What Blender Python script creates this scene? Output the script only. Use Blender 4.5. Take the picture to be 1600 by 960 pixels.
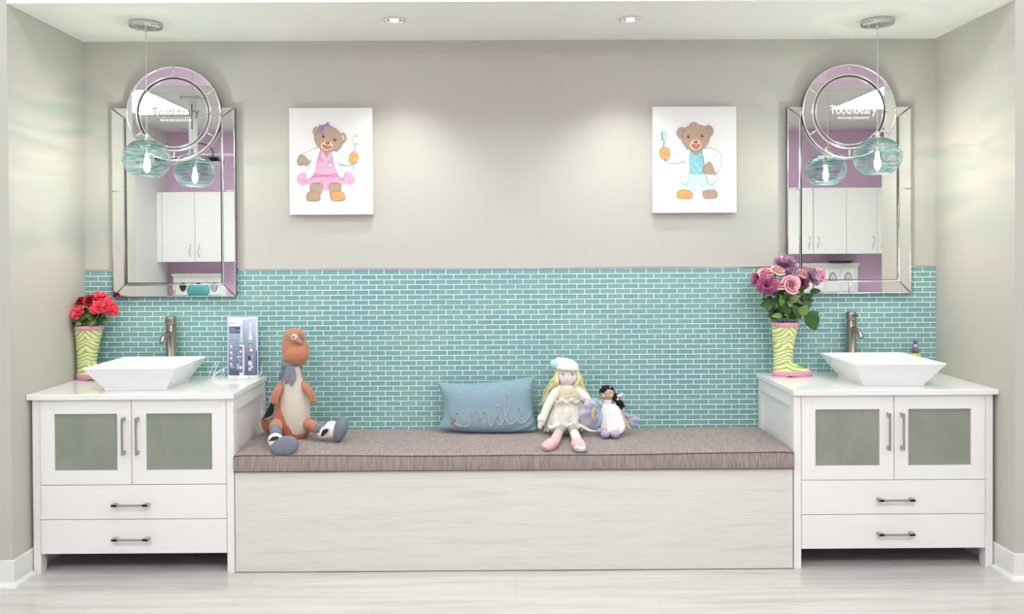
import bpy, bmesh, math, random
from mathutils import Vector, Matrix, Euler
import numpy as np
random.seed(7)
PI = math.pi
S = bpy.context.scene
for o in list(bpy.data.objects): bpy.data.objects.remove(o)
C = S.collection

# ------------------------------------------------------------------ camera
CX, CY, CZ = -0.0713, -4.3647, 1.4964
PIT, ROL, YAW = 0.0095, -0.0051, -0.0049
FPX, SX, SY = 1285.19, -15.777, -76.055
def _R():
    c, s = math.cos(YAW), math.sin(YAW); A = np.array([[c, s, 0], [-s, c, 0], [0, 0, 1]])
    c, s = math.cos(PIT), math.sin(PIT); B = np.array([[1, 0, 0], [0, c, -s], [0, s, c]])
    c, s = math.cos(ROL), math.sin(ROL); D = np.array([[c, 0, s], [0, 1, 0], [-s, 0, c]])
    return D @ B @ A
RC = _R()
cam = bpy.data.cameras.new('camera'); camo = bpy.data.objects.new('camera', cam); C.objects.link(camo)
right, fwd, up = RC[0], RC[1], RC[2]
M = Matrix(((right[0], up[0], -fwd[0], CX), (right[1], up[1], -fwd[1], CY), (right[2], up[2], -fwd[2], CZ), (0, 0, 0, 1)))
camo.matrix_world = M
cam.sensor_width = 36.0; cam.lens = FPX / 1600 * 36.0
cam.shift_x = -SX / 1600; cam.shift_y = SY / 1600
cam.clip_start = 0.02
S.camera = camo
def at(px, py, Y):                       # photo pixel -> point on the vertical plane at depth Y
    d = RC.T @ np.array([(px - 800 - SX) / FPX, 1, -(py - 480 - SY) / FPX]); t = (Y - CY) / d[1]
    return Vector((CX + t * d[0], Y, CZ + t * d[2]))
def pxm(Y): return (Y - CY) / FPX         # metres per photo pixel at depth Y

# ------------------------------------------------------------------ world, exposure, lights
S.view_settings.view_transform = 'Standard'; S.view_settings.look = 'None'
S.view_settings.gamma = 1.0; S.view_settings.use_curve_mapping = False
S.view_settings.exposure = 0.35
w = bpy.data.worlds.new('world'); S.world = w; w.use_nodes = True
w.node_tree.nodes['Background'].inputs[0].default_value = (.8, .8, .8, 1)
w.node_tree.nodes['Background'].inputs[1].default_value = 0.2
E_TROFFER = 9.0 
E_MID = 19.0          # the two middle troffers
#     # emission strength of the room troffers
E_HIGH = 7.5         # troffers of the raised ceiling in front of the niche
E_BULB = 14.0         # glow of the pendant bulbs' envelopes
W_FIL = 6.5          # their filaments (watts)
W_DOWN = 21.0         # recessed downlights (watts, spot)

# ------------------------------------------------------------------ materials
def lin(c):
    if isinstance(c, str):
        c = tuple(int(c[i:i+2], 16) / 255 for i in (0, 2, 4))
    return tuple((x / 12.92 if x <= .04045 else ((x + .055) / 1.055) ** 2.4) for x in c) + (1,)
class NT:
    def __init__(s, name):
        s.m = bpy.data.materials.new(name); s.m.use_nodes = True; s.t = s.m.node_tree
        s.b = s.t.nodes['Principled BSDF']; s.out = s.t.nodes['Material Output']
    def n(s, typ, **kw):
        nd = s.t.nodes.new(typ)
        for k, v in kw.items():
            if k in nd.inputs.keys() if isinstance(k, str) else False: nd.inputs[k].default_value = v
            else: setattr(nd, k, v)
        return nd
    def l(s, a, b): s.t.links.new(a, b)
    def coord(s, scale=(1, 1, 1), src='Object', rot=(0, 0, 0)):
        tc = s.n('ShaderNodeTexCoord'); mp = s.n('ShaderNodeMapping'); mp.inputs['Scale'].default_value = scale
        mp.inputs['Rotation'].default_value = rot
        s.l(tc.outputs[src], mp.inputs[0]); return mp.outputs[0]
    def noise(s, vec, scale, detail=3, rough=.5, dist=0):
        nd = s.n('ShaderNodeTexNoise'); nd.inputs['Scale'].default_value = scale; nd.inputs['Detail'].default_value = detail
        nd.inputs['Roughness'].default_value = rough; nd.inputs['Distortion'].default_value = dist
        s.l(vec, nd.inputs['Vector']); return nd.outputs['Fac']
    def ramp(s, fac, stops, interp='LINEAR'):
        r = s.n('ShaderNodeValToRGB'); r.color_ramp.interpolation = interp; e = r.color_ramp.elements
        while len(e) < len(stops): e.new(.5)
        for k, (p, c) in enumerate(stops): e[k].position = p; e[k].color = c
        s.l(fac, r.inputs[0]); return r.outputs[0]
    def bump(s, h, strength=.3, dist=.002):
        b = s.n('ShaderNodeBump'); b.inputs['Strength'].default_value = strength; b.inputs['Distance'].default_value = dist
        s.l(h, b.inputs['Height']); s.l(b.outputs[0], s.b.inputs['Normal'])
def sc(c, k): return tuple(min(1, x * k) for x in c[:3]) + (1,)
def mat(name, col, rough=.5, metal=0, var=.04, scale=(40, 40, 40), bump=0, bscale=None, bdist=.001, coat=0, spec=.5, sheen=0, sss=0):
    q = NT(name); c = lin(col); b = q.b
    v = q.coord(scale); f = q.noise(v, 1)
    q.l(q.ramp(f, [(.25, sc(c, 1 - var)), (.75, sc(c, 1 + var))]), b.inputs['Base Color'])
    b.inputs['Roughness'].default_value = rough; b.inputs['Metallic'].default_value = metal
    b.inputs['Specular IOR Level'].default_value = spec
    if coat: b.inputs['Coat Weight'].default_value = coat; b.inputs['Coat Roughness'].default_value = .08
    if sheen: b.inputs['Sheen Weight'].default_value = sheen
    if bump:
        v2 = q.coord(bscale or scale); q.bump(q.noise(v2, 1, 4), bump, bdist)
    return q.m
def emis(name, col, st):
    q = NT(name); e = q.n('ShaderNodeEmission'); e.inputs[0].default_value = lin(col); e.inputs[1].default_value = st
    q.l(e.outputs[0], q.out.inputs[0]); return q.m

m_wall = mat('greige_wall_paint', 'c4c2b9', .6, var=.012, scale=(3, 3, 3), bump=.15, bscale=(250, 250, 250), bdist=.0006)
m_wallw = mat('pale_wall_paint', 'd6d5d1', .6, var=.01, scale=(3, 3, 3), bump=.1, bscale=(250, 250, 250), bdist=.0005)
m_ceil = mat('soffit_white_paint', 'f6f5f0', .7, var=.01, scale=(3, 3, 3), bump=.1, bscale=(200, 200, 200), bdist=.0005)
m_purple = mat('purple_wall_paint', 'e0bbda', .6, var=.012, scale=(3, 3, 3))
m_trim = mat('white_trim_paint', 'ecebe8', .35, var=.01)
m_cab = mat('white_lacquer_fine_grain', 'f1efec', .33, var=.014, scale=(3, 3, 160), bump=.12, bscale=(4, 4, 260), bdist=.0004)
m_gap = mat('cabinet_interior_dark', '6d6760', .7)
m_quartz = mat('white_quartz', 'f3f2ef', .07, var=.02, scale=(60, 60, 60))
m_porc = mat('white_porcelain', 'f4f4f3', .07, var=.004, coat=.6)
m_nickel = mat('brushed_nickel', 'a8a196', .3, 1, var=.05, scale=(20, 20, 400))
m_nickd = mat('nickel_pull', 'b5afa5', .32, 1, var=.05, scale=(60, 60, 60))
m_chrome = mat('polished_chrome', 'd5d5d3', .1, 1, var=.01)
m_silver = mat('silver_bead', 'e6e6e4', .16, 1, var=.02)
m_darkm = mat('dark_gap_silver', '6c6c6a', .3, 1, var=.02)
m_mirror = NT('mirror_glass'); m_mirror.b.inputs['Metallic'].default_value = 1; m_mirror.b.inputs['Roughness'].default_value = 0.0
_v = m_mirror.coord((2, 2, 2)); m_mirror.l(m_mirror.ramp(m_mirror.noise(_v, 1), [(0, (.90, .92, .91, 1)), (1, (.93, .94, .93, 1))]), m_mirror.b.inputs['Base Color']); m_mirror = m_mirror.m
m_back = mat('mirror_backing', '55524d', .6)

# floor: pale vein-cut porcelain planks
def floor_mat():
    q = NT('vein_cut_floor_tile'); b = q.b
    v = q.coord((1, 1, 1))
    br = q.n('ShaderNodeTexBrick'); br.offset = .5; br.inputs['Scale'].default_value = 1
    br.inputs['Brick Width'].default_value = 1.2; br.inputs['Row Height'].default_value = .3; br.inputs['Mortar Size'].default_value = .0012
    br.inputs['Color1'].default_value = (.5, .5, .5, 1); br.inputs['Color2'].default_value = (.62, .62, .62, 1); br.inputs['Mortar'].default_value = (.3, .3, .3, 1)
    br.inputs['Mortar Smooth'].default_value = 0
    q.l(v, br.inputs['Vector'])
    n1 = q.noise(q.coord((1.4, 22, 1)), 1, 6, .62, .6); n2 = q.noise(q.coord((.6, 70, 1)), 1, 4, .6)
    mx = q.n('ShaderNodeMath', operation='MULTIPLY_ADD'); q.l(n2, mx.inputs[0]); mx.inputs[1].default_value = .45; q.l(n1, mx.inputs[2])
    col = q.ramp(mx.outputs[0], [(.48, lin('bab3af')), (.66, lin('cac5c2')), (.9, lin('d5d1cf'))])
    mm = q.n('ShaderNodeMix', data_type='RGBA', blend_type='MULTIPLY'); mm.inputs[0].default_value = 1
    q.l(col, mm.inputs[6])
    br2 = q.ramp(br.outputs['Color'], [(.3, (.80, .79, .78, 1)), (.5, (.96, .96, .96, 1)), (.62, (1.0, 1.0, 1.0, 1))])
    q.l(br2, mm.inputs[7]); q.l(mm.outputs[2], b.inputs['Base Color'])
    b.inputs['Roughness'].default_value = .16; b.inputs['Specular IOR Level'].default_value = .5
    q.bump(br.outputs['Fac'], -.15, .001)
    return q.m
m_floor = floor_mat()
# white textured wood laminate of the bench front
def benchwood():
    q = NT('white_woodgrain_laminate'); b = q.b
    n1 = q.noise(q.coord((1.6, 30, 34)), 1, 7, .65, 1.2); n2 = q.noise(q.coord((6, 60, 230)), 1, 3, .6)
    mx = q.n('ShaderNodeMath', operation='MULTIPLY_ADD'); q.l(n2, mx.inputs[0]); mx.inputs[1].default_value = .5; q.l(n1, mx.inputs[2])
    q.l(q.ramp(mx.outputs[0], [(.5, lin('cfccc2')), (.68, lin('dddbd2')), (1.0, lin('e4e2da'))]), b.inputs['Base Color'])
    b.inputs['Roughness'].default_value = .5; q.bump(mx.outputs[0], .35, .0012); return q.m
m_bench = benchwood()
def fabric(name, c1, c2, scl, bs=.5):
    q = NT(name); b = q.b
    n1 = q.noise(q.coord(scl), 1, 4, .65); n2 = q.noise(q.coord((900, 900, 900)), 1, 1)
    mx = q.n('ShaderNodeMath', operation='MULTIPLY_ADD'); q.l(n2, mx.inputs[0]); mx.inputs[1].default_value = .35; q.l(n1, mx.inputs[2])
    q.l(q.ramp(mx.outputs[0], [(.48, lin(c1)), (.88, lin(c2))]), b.inputs['Base Color'])
    b.inputs['Roughness'].default_value = .85; b.inputs['Sheen Weight'].default_value = .15; b.inputs['Specular IOR Level'].default_value = .25
    q.bump(mx.outputs[0], bs, .0012); return q.m
m_cush = fabric('grey_brown_slub_fabric', '7a6c68', 'b5a7a3', (330, 24, 16), .35)
m_pipe = mat('dark_piping', '57504c', .8)
m_pill = fabric('blue_cotton', '7e99a7', '90aab7', (60, 60, 240), .25)
def glass_tile():
    q = NT('glass_mosaic_tile'); b = q.b
    g = q.n('ShaderNodeNewGeometry')
    n1 = q.noise(q.coord((1.6, 1, 2.0)), 1, 2)
    mx = q.n('ShaderNodeMath', operation='MULTIPLY_ADD'); q.l(g.outputs['Random Per Island'], mx.inputs[0]); mx.inputs[1].default_value = .45; q.l(n1, mx.inputs[2])
    col = q.ramp(mx.outputs[0], [(.3, lin('72a9af')), (.7, lin('78b1b0')), (1.05, lin('82b8b0'))])
    # edge shade and refraction of each tile, painted into its base colour
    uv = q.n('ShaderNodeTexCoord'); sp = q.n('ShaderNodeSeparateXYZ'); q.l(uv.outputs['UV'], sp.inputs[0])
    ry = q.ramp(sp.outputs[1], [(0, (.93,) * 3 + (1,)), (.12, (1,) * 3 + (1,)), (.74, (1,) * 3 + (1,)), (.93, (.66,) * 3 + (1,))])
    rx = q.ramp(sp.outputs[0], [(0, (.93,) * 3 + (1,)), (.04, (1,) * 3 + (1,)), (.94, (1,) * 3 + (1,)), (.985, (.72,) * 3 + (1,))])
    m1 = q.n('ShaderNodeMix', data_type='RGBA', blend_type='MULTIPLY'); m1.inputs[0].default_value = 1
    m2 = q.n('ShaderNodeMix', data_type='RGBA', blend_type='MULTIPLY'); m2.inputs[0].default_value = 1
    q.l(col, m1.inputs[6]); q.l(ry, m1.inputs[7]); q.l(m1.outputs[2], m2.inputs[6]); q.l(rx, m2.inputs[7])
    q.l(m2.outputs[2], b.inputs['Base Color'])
    b.inputs['Roughness'].default_value = .13; b.inputs['Specular IOR Level'].default_value = .55
    return q.m
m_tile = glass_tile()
m_grout = mat('white_grout', 'f4f6f5', .8, var=.02)
m_frost = NT('frosted_grey_green_glass')
_f = m_frost.ramp(m_frost.noise(m_frost.coord((4, 4, 2.5)), 1, 3, .5, 1), [(.3, lin('868d7f')), (.7, lin('959b8d'))]); m_frost.l(_f, m_frost.b.inputs['Base Color'])
m_frost.b.inputs['Roughness'].default_value = .22; m_frost = m_frost.m
# hand blown globe: clear with teal swirls, really see-through
def globe_mat():
    q = NT('swirled_blown_glass')
    v = q.coord((7, 7, 62), rot=(.12, .1, 0))
    n = q.noise(v, 1, 5, .62, 1.3)
    n2 = q.noise(q.coord((3, 3, 22), rot=(-.15, .1, 0)), 1, 3, .6, .8)
    swirl = q.ramp(n, [(.47, (0, 0, 0, 1)), (.56, (1, 1, 1, 1))])
    tint = q.ramp(n2, [(.35, (.70, .86, .84, 1)), (.5, (.36, .68, .70, 1)), (.62, (.12, .44, .48, 1)), (.75, (.70, .86, .86, 1))])
    tr = q.n('ShaderNodeBsdfTransparent')
    mixc = q.n('ShaderNodeMix', data_type='RGBA'); q.l(swirl, mixc.inputs[0]); q.l(q.ramp(q.noise(q.coord((5, 5, 75), rot=(.2, -.12, 0)), 1, 3, .6, 1.0), [(.42, (.62, .70, .70, 1)), (.5, (.78, .86, .86, 1)), (.56, (1, 1, 1, 1)), (.62, (.80, .88, .88, 1))]), mixc.inputs[6]); q.l(tint, mixc.inputs[7])
    sz = q.n('ShaderNodeSeparateXYZ'); q.l(q.coord((1, 1, 1)), sz.inputs[0])    # the gather of thicker green glass at the neck
    neck = q.ramp(sz.outputs[2], [(0, (1, 1, 1, 1)), (1, (1, 1, 1, 1))])
    mr = q.n('ShaderNodeMapRange'); q.l(sz.outputs[2], mr.inputs[0]); mr.inputs[1].default_value = -.615; mr.inputs[2].default_value = -.565
    mg = q.n('ShaderNodeMix', data_type='RGBA', blend_type='MULTIPLY'); q.l(mr.outputs[0], mg.inputs[0]); q.l(mixc.outputs[2], mg.inputs[6]); mg.inputs[7].default_value = (.28, .5, .42, 1)
    q.l(mg.outputs[2], tr.inputs[0])
    gl = q.n('ShaderNodeBsdfGlossy'); gl.inputs['Roughness'].default_value = .05; gl.inputs[0].default_value = (1, 1, 1, 1)
    bp = q.n('ShaderNodeBump'); bp.inputs['Strength'].default_value = 1; bp.inputs['Distance'].default_value = .010; q.l(n, bp.inputs['Height'])
    q.l(bp.outputs[0], gl.inputs['Normal'])
    lw = q.n('ShaderNodeLayerWeight'); lw.inputs[0].default_value = .3; q.l(bp.outputs[0], lw.inputs['Normal'])
    mf = q.n('ShaderNodeMath', operation='MULTIPLY_ADD'); q.l(lw.outputs['Fresnel'], mf.inputs[0]); mf.inputs[1].default_value = .6; mf.inputs[2].default_value = .02
    ms = q.n('ShaderNodeMixShader'); q.l(mf.outputs[0], ms.inputs[0]); q.l(tr.outputs[0], ms.inputs[1]); q.l(gl.outputs[0], ms.inputs[2])
    # milky teal threads catch a little light
    df = q.n('ShaderNodeBsdfTranslucent'); df.inputs[0].default_value = lin('6fb9c0')
    th = q.ramp(n, [(.62, (0, 0, 0, 1)), (.72, (.22, .22, .22, 1))])
    m2 = q.n('ShaderNodeMixShader'); q.l(th, m2.inputs[0]); q.l(ms.outputs[0], m2.inputs[1]); q.l(df.outputs[0], m2.inputs[2])
    q.l(m2.outputs[0], q.out.inputs[0]); return q.m
m_globe = globe_mat()
_q = NT('glowing_bulb_envelope'); _e = _q.n('ShaderNodeEmission'); _e.inputs[0].default_value = lin('fff3dd'); _e.inputs[1].default_value = E_BULB
_t = _q.n('ShaderNodeBsdfTransparent'); _a = _q.n('ShaderNodeAddShader'); _q.l(_e.outputs[0], _a.inputs[0]); _q.l(_t.outputs[0], _a.inputs[1]); _q.l(_a.outputs[0], _q.out.inputs[0]); m_bulb = _q.m
m_troff = emis('troffer_diffuser_glow', 'f5fdfc', E_TROFFER); m_troffm = emis('middle_troffer_glow', 'f5fdfc', E_MID); m_troffh = emis('raised_troffer_glow', 'f5fdfc', E_HIGH)
m_lamp = emis('downlight_lens_glow', 'fffcf6', 30)
def zebra():
    q = NT('lime_zebra_glaze'); b = q.b
    v = q.coord((1, 1, 1)); sp = q.n('ShaderNodeSeparateXYZ'); q.l(v, sp.inputs[0])
    n1 = q.noise(q.coord((9, 9, 16)), 1, 1.5, .5, .5)
    ax = q.n('ShaderNodeMath', operation='SUBTRACT'); q.l(sp.outputs[0], ax.inputs[0]); ax.inputs[1].default_value = .008
    ab = q.n('ShaderNodeMath', operation='ABSOLUTE'); q.l(ax.outputs[0], ab.inputs[0])
    zz = q.n('ShaderNodeMath', operation='MULTIPLY'); q.l(sp.outputs[2], zz.inputs[0]); zz.inputs[1].default_value = 3.6
    am = q.n('ShaderNodeMath', operation='MULTIPLY'); q.l(ab.outputs[0], am.inputs[0]); q.l(zz.outputs[0], am.inputs[1])
    s1 = q.n('ShaderNodeMath', operation='ADD'); q.l(sp.outputs[2], s1.inputs[0]); q.l(am.outputs[0], s1.inputs[1])
    s2 = q.n('ShaderNodeMath', operation='MULTIPLY_ADD'); q.l(n1, s2.inputs[0]); s2.inputs[1].default_value = .075; q.l(s1.outputs[0], s2.inputs[2])
    s3 = q.n('ShaderNodeMath', operation='MULTIPLY'); q.l(s2.outputs[0], s3.inputs[0]); s3.inputs[1].default_value = 265
    sn = q.n('ShaderNodeMath', operation='SINE'); q.l(s3.outputs[0], sn.inputs[0])
    q.l(q.ramp(sn.outputs[0], [(.0, lin('efe8d0')), (.06, lin('a9c93c'))]), b.inputs['Base Color'])
    b.inputs['Roughness'].default_value = .18; b.inputs['Coat Weight'].default_value = .4; return q.m
m_zebra = zebra()
m_pink = mat('pink_glaze', 'dc9fb2', .2, coat=.4)
m_dark = mat('black_plastic', '161616', .35)
m_soil = mat('dark_floral_foam', '1d2a16', .9)
def M_(n, c, r=.8, **k): return mat(n, c, r, **k)

# ------------------------------------------------------------------ mesh builder
def catmull(P, n=6):
    P = [Vector(p) for p in P]
    if len(P) < 3: return P
    Q = [P[0] * 2 - P[1]] + P + [P[-1] * 2 - P[-2]]; out = []
    for i in range(1, len(Q) - 2):
        a, b, c, d = Q[i-1:i+3]
        for k in range(n):
            t = k / n
            out.append(.5 * ((2*b) + (c-a)*t + (2*a-5*b+4*c-d)*t*t + (3*b-a-3*c+d)*t**3))
    out.append(P[-1]); return out
def lsp(a, b, n): return [a+(b-a)*i/(n-1) for i in range(n)]
def lerpl(L, n):                          # resample a list of floats to n values
    out = []
    for i in range(n):
        f = i / (n - 1) * (len(L) - 1); k = min(int(f), len(L) - 2); out.append(L[k] + (L[k+1] - L[k]) * (f - k))
    return out
class MB:
    def __init__(s): s.v = []; s.f = []; s.mi = []; s.sm = []; s.uv = []; s.cm = 0; s.hasuv = False
    def _add(s, vs, fs, smooth, uvs=None):
        o = len(s.v); s.v += [Vector(p) for p in vs]
        for k, f in enumerate(fs):
            s.f.append(tuple(o + i for i in f)); s.mi.append(s.cm); s.sm.append(smooth)
            s.uv.append(uvs[k] if uvs else None)
        if uvs: s.hasuv = True
        return s
    def m(s, i): s.cm = i; return s
    def box(s, x0, x1, y0, y1, z0, z1):
        v = [(x, y, z) for x in (x0, x1) for y in (y0, y1) for z in (z0, z1)]
        return s._add(v, [(0,1,3,2), (4,6,7,5), (0,4,5,1), (2,3,7,6), (0,2,6,4), (1,5,7,3)], False)
    def hexa(s, v):                       # 8 corners ordered bottom loop, top loop
        return s._add(v, [(0,3,2,1), (4,5,6,7), (0,1,5,4), (1,2,6,5), (2,3,7,6), (3,0,4,7)], False)
    def prism(s, outline, y0, y1, axis='y', smooth=False):   # outline of (a,b); extruded along axis
        n = len(outline)
        def P(a, b, t): return (a, t, b) if axis == 'y' else ((t, a, b) if axis == 'x' else (a, b, t))
        v = [P(a, b, y0) for a, b in outline] + [P(a, b, y1) for a, b in outline]
        s._add(v, [tuple(range(n)), tuple(range(2*n-1, n-1, -1))], False)
        o = len(s.v) - 2 * n
        for i in range(n):
            j = (i + 1) % n; s.f.append((o+i, o+n+i, o+n+j, o+j)); s.mi.append(s.cm); s.sm.append(smooth); s.uv.append(None)
        return s
    def grid(s, fn, nu, nv, closeu=False, closev=False, smooth=True):
        v = [fn(i / (nu if closeu else nu - 1), j / (nv if closev else nv - 1)) for i in range(nu) for j in range(nv)]; f = []
        for i in range(nu if closeu else nu - 1):
            for j in range(nv if closev else nv - 1):
                a = i*nv+j; b = ((i+1) % nu)*nv+j; c = ((i+1) % nu)*nv+(j+1) % nv; d = i*nv+(j+1) % nv; f.append((a, b, c, d))
        return s._add(v, f, smooth)
    def tube(s, P, R, n=10, flat=1.0, upv=None, cap=True, sm=6, ang=None):
        """sweep a circle (flattened by `flat` along the frame's second axis) along smoothed P with radii R"""
        if sm > 1 and len(P) > 2: pts = catmull(P, sm)
        else: pts = [Vector(p) for p in P]
        R = R if isinstance(R, (list, tuple)) else [R, R]; R = lerpl(list(R), len(pts))
        if cap:                            # rounded ends
            d0 = (pts[0] - pts[1]).normalized(); d1 = (pts[-1] - pts[-2]).normalized(); a, b = pts[0], pts[-1]; ra, rb = R[0], R[-1]
            pre = [(a + d0 * ra * .8 * math.sin(t), ra * math.cos(t)) for t in (1.50, 1.2, .8, .4)]
            post = [(b + d1 * rb * .8 * math.sin(t), rb * math.cos(t)) for t in (.4, .8, 1.2, 1.50)]
            pts = [p for p, _ in pre] + pts + [p for p, _ in post]; R = [r for _, r in pre] + R + [r for _, r in post]
        t = (pts[1] - pts[0]).normalized(); uu = Vector(upv) if upv else (Vector((0, 1, 0)) if abs(t.y) < .9 else Vector((1, 0, 0)))
        N = None; v = []; f = []; a0, a1 = ang if ang else (0, 2 * PI); cl = ang is None
        for i, p in enumerate(pts):
            t = (pts[min(i+1, len(pts)-1)] - pts[max(i-1, 0)]).normalized()
            N = (uu - t * uu.dot(t)).normalized() if N is None else (N - t * N.dot(t)).normalized()
            B = t.cross(N)
            for k in range(n):
                a = a0 + (a1 - a0) * k / (n if cl else n - 1); v.append(p + B * (R[i] * math.cos(a)) + N * (R[i] * flat * math.sin(a)))
        for i in range(len(pts) - 1):
            for k in range(n if cl else n - 1):
                f.append((i*n+k, i*n+(k+1) % n, (i+1)*n+(k+1) % n, (i+1)*n+k))
        if cl: f.append(tuple(range(n-1, -1, -1))); f.append(tuple((len(pts)-1)*n+k for k in range(n)))
        return s._add(v, f, True)
    def loft(s, secs, n=24, ang=(0, 2*PI), cap=True, pw=2.0):
        """secs: (cx, cy, z, rx, ry) horizontal (super)ellipse sections"""
        cl = abs(ang[1] - ang[0] - 2*PI) < 1e-6; v = []; f = []
        for cx, cy, z, rx, ry in secs:
            for k in range(n):
                a = ang[0] + (ang[1]-ang[0]) * k / (n if cl else n - 1); ca, sa = math.cos(a), math.sin(a)
                e = 2 / pw
                v.append((cx + rx * math.copysign(abs(ca)**e, ca), cy + ry * math.copysign(abs(sa)**e, sa), z))
        for i in range(len(secs) - 1):
            for k in range(n if cl else n - 1): f.append((i*n+k, i*n+(k+1) % n, (i+1)*n+(k+1) % n, (i+1)*n+k))
        if cap and cl: f.append(tuple(range(n-1, -1, -1))); f.append(tuple((len(secs)-1)*n+k for k in range(n)))
        return s._add(v, f, True)
    def lathe(s, prof, c, n=32, sx=1, sy=1, axis='z', cap=False):
        v = []; f = []
        for r, h in prof:
            for k in range(n):
                a = 2*PI*k/n; x, y = r*math.cos(a)*sx, r*math.sin(a)*sy
                p = (x, y, h) if axis == 'z' else ((x, h, y) if axis == 'y' else (h, x, y)); v.append(Vector(p) + Vector(c))
        for i in range(len(prof)-1):
            for k in range(n): f.append((i*n+k, i*n+(k+1) % n, (i+1)*n+(k+1) % n, (i+1)*n+k))
        if cap: f.append(tuple(range(n))); f.append(tuple((len(prof)-1)*n+k for k in range(n)))
        return s._add(v, f, True)
    def ell(s, c, r, rot=(0, 0, 0), nu=20, nv=14, zcut=(-1, 1)):
        E_ = Euler(rot).to_matrix(); c = Vector(c); t0 = math.acos(-max(-1, zcut[0])); 
        a0 = math.asin(max(-1, zcut[0])); a1 = math.asin(min(1, zcut[1]))
        def fn(u, v):
            a = 2*PI*u; b = a0 + (a1-a0)*v; return c + E_ @ Vector((r[0]*math.cos(b)*math.cos(a), r[1]*math.cos(b)*math.sin(a), r[2]*math.sin(b)))
        return s.grid(fn, nu, nv, closeu=True)
    def rods(s, P, r, n=8, closed=False):  # plain bead along a polyline
        if closed: P = list(P) + [P[0]]
        return s.tube(P, r, n=n, cap=False, sm=1)
    def build(s, name, mats, parent=None, bevel=0, bseg=2, remesh=0, smooth_it=0, subsurf=0, solid=0, weld=False):
        me = bpy.data.meshes.new(name); off = base(parent)
        me.from_pydata([tuple(p - off) for p in s.v], [], s.f)
        mats = mats if isinstance(mats, (list, tuple)) else [mats]
        for mm in mats: me.materials.append(mm)
        me.polygons.foreach_set('material_index', s.mi); me.polygons.foreach_set('use_smooth', s.sm)
        if s.hasuv:
            uvl = me.uv_layers.new(name='UVMap')
            for p, uvs in zip(me.polygons, s.uv):
                if uvs:
                    for li, q in zip(p.loop_indices, uvs): uvl.data[li].uv = q
        bm = bmesh.new(); bm.from_mesh(me)
        if weld: bmesh.ops.remove_doubles(bm, verts=bm.verts, dist=1e-5)
        bmesh.ops.recalc_face_normals(bm, faces=bm.faces); bm.to_mesh(me); bm.free()
        o = bpy.data.objects.new(name, me); C.objects.link(o)
        if parent: o.parent = parent
        if bevel:
            b = o.modifiers.new('bevel', 'BEVEL'); b.width = bevel; b.segments = bseg; b.limit_method = 'ANGLE'; b.angle_limit = .6; b.harden_normals = False
        if solid: q = o.modifiers.new('solid', 'SOLIDIFY'); q.thickness = solid; q.offset = 0
        if remesh: q = o.modifiers.new('remesh', 'REMESH'); q.mode = 'VOXEL'; q.voxel_size = remesh; q.use_smooth_shade = True
        if smooth_it: q = o.modifiers.new('smooth', 'SMOOTH'); q.iterations = smooth_it; q.factor = .6
        if subsurf: q = o.modifiers.new('sub', 'SUBSURF'); q.levels = subsurf; q.render_levels = subsurf
        return o
def base(p):
    v = Vector((0, 0, 0))
    while p is not None: v = v + p.location; p = p.parent
    return v
def tag(o, label=None, cat=None, group=None, kind=None):
    if label: o['label'] = label
    if cat: o['category'] = cat
    if group: o['group'] = group
    if kind: o['kind'] = kind
    return o
def thing(name, label, cat, loc, group=None):
    o = bpy.data.objects.new(name, None); C.objects.link(o); o.location = loc; o.empty_display_size = .05
    return tag(o, label, cat, group)
def struct(name, mb, m, **k):
    o = mb.build(name, m, **k); o['kind'] = 'structure'; return o
def text_mesh(name, body, size, m, parent, origin, ax='center', extrude=.0004, sx=1.0, shear=0, bold=0):
    cu = bpy.data.curves.new(name, 'FONT'); cu.body = body; cu.size = size; cu.align_x = 'CENTER' if ax == 'center' else 'LEFT'; cu.extrude = extrude; cu.offset = bold; cu.shear = shear
    t = bpy.data.objects.new(name + '_tmp', cu); C.objects.link(t)
    me = bpy.data.meshes.new_from_object(t.evaluated_get(bpy.context.evaluated_depsgraph_get())); bpy.data.objects.remove(t)
    me.name = name; off = base(parent); o3 = Vector(origin) - off
    for v in me.vertices: x, y, z = v.co; v.co = (x * sx + o3.x, -z + o3.y, y + o3.z)
    me.materials.clear(); me.materials.append(m)
    o = bpy.data.objects.new(name, me); C.objects.link(o); o.parent = parent; return o

# ================================================================== SETTING
W, HS, HT, YN = 2.256, 2.6105, 1.406, -.675
RC_Z = 2.91
XL, XR, YB = -3.98, 4.6, -5.5
YR = -2.74                                   # where the raised ceiling ends
RZ = 3.35
struct('floor', MB().box(XL-.1, XR+.1, YB-.1, .1, -.1, 0), m_floor)
struct('wall_back', MB().box(-W, W, 0, .1, 0, HS), m_wall)
struct('wall_left', MB().box(XL-.1, -W, YN, .1, 0, RZ), m_wall)
struct('wall_right', MB().box(W, XR+.1, YN, .1, 0, RZ), m_wall)
struct('ceiling_niche', MB().box(-W, W, YN, .1, HS, RZ), m_ceil)
struct('wall_room_left', MB().box(XL-.1, XL, YB-.1, YN, 0, RZ), m_wallw)
struct('wall_room_right', MB().box(XR, XR+.1, YB-.1, YN, 0, RZ), m_wallw)
struct('wall_rear', MB().box(XL, XR, YB-.1, YB, 0, RC_Z), m_purple)
struct('ceiling_raised', MB().box(XL-.1, XR+.1, YR, .1, RZ, RZ+.1), m_ceil)
struct('wall_bulkhead', MB().box(XL, XR, YR-.02, YR, RC_Z, RZ), m_purple)
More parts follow.
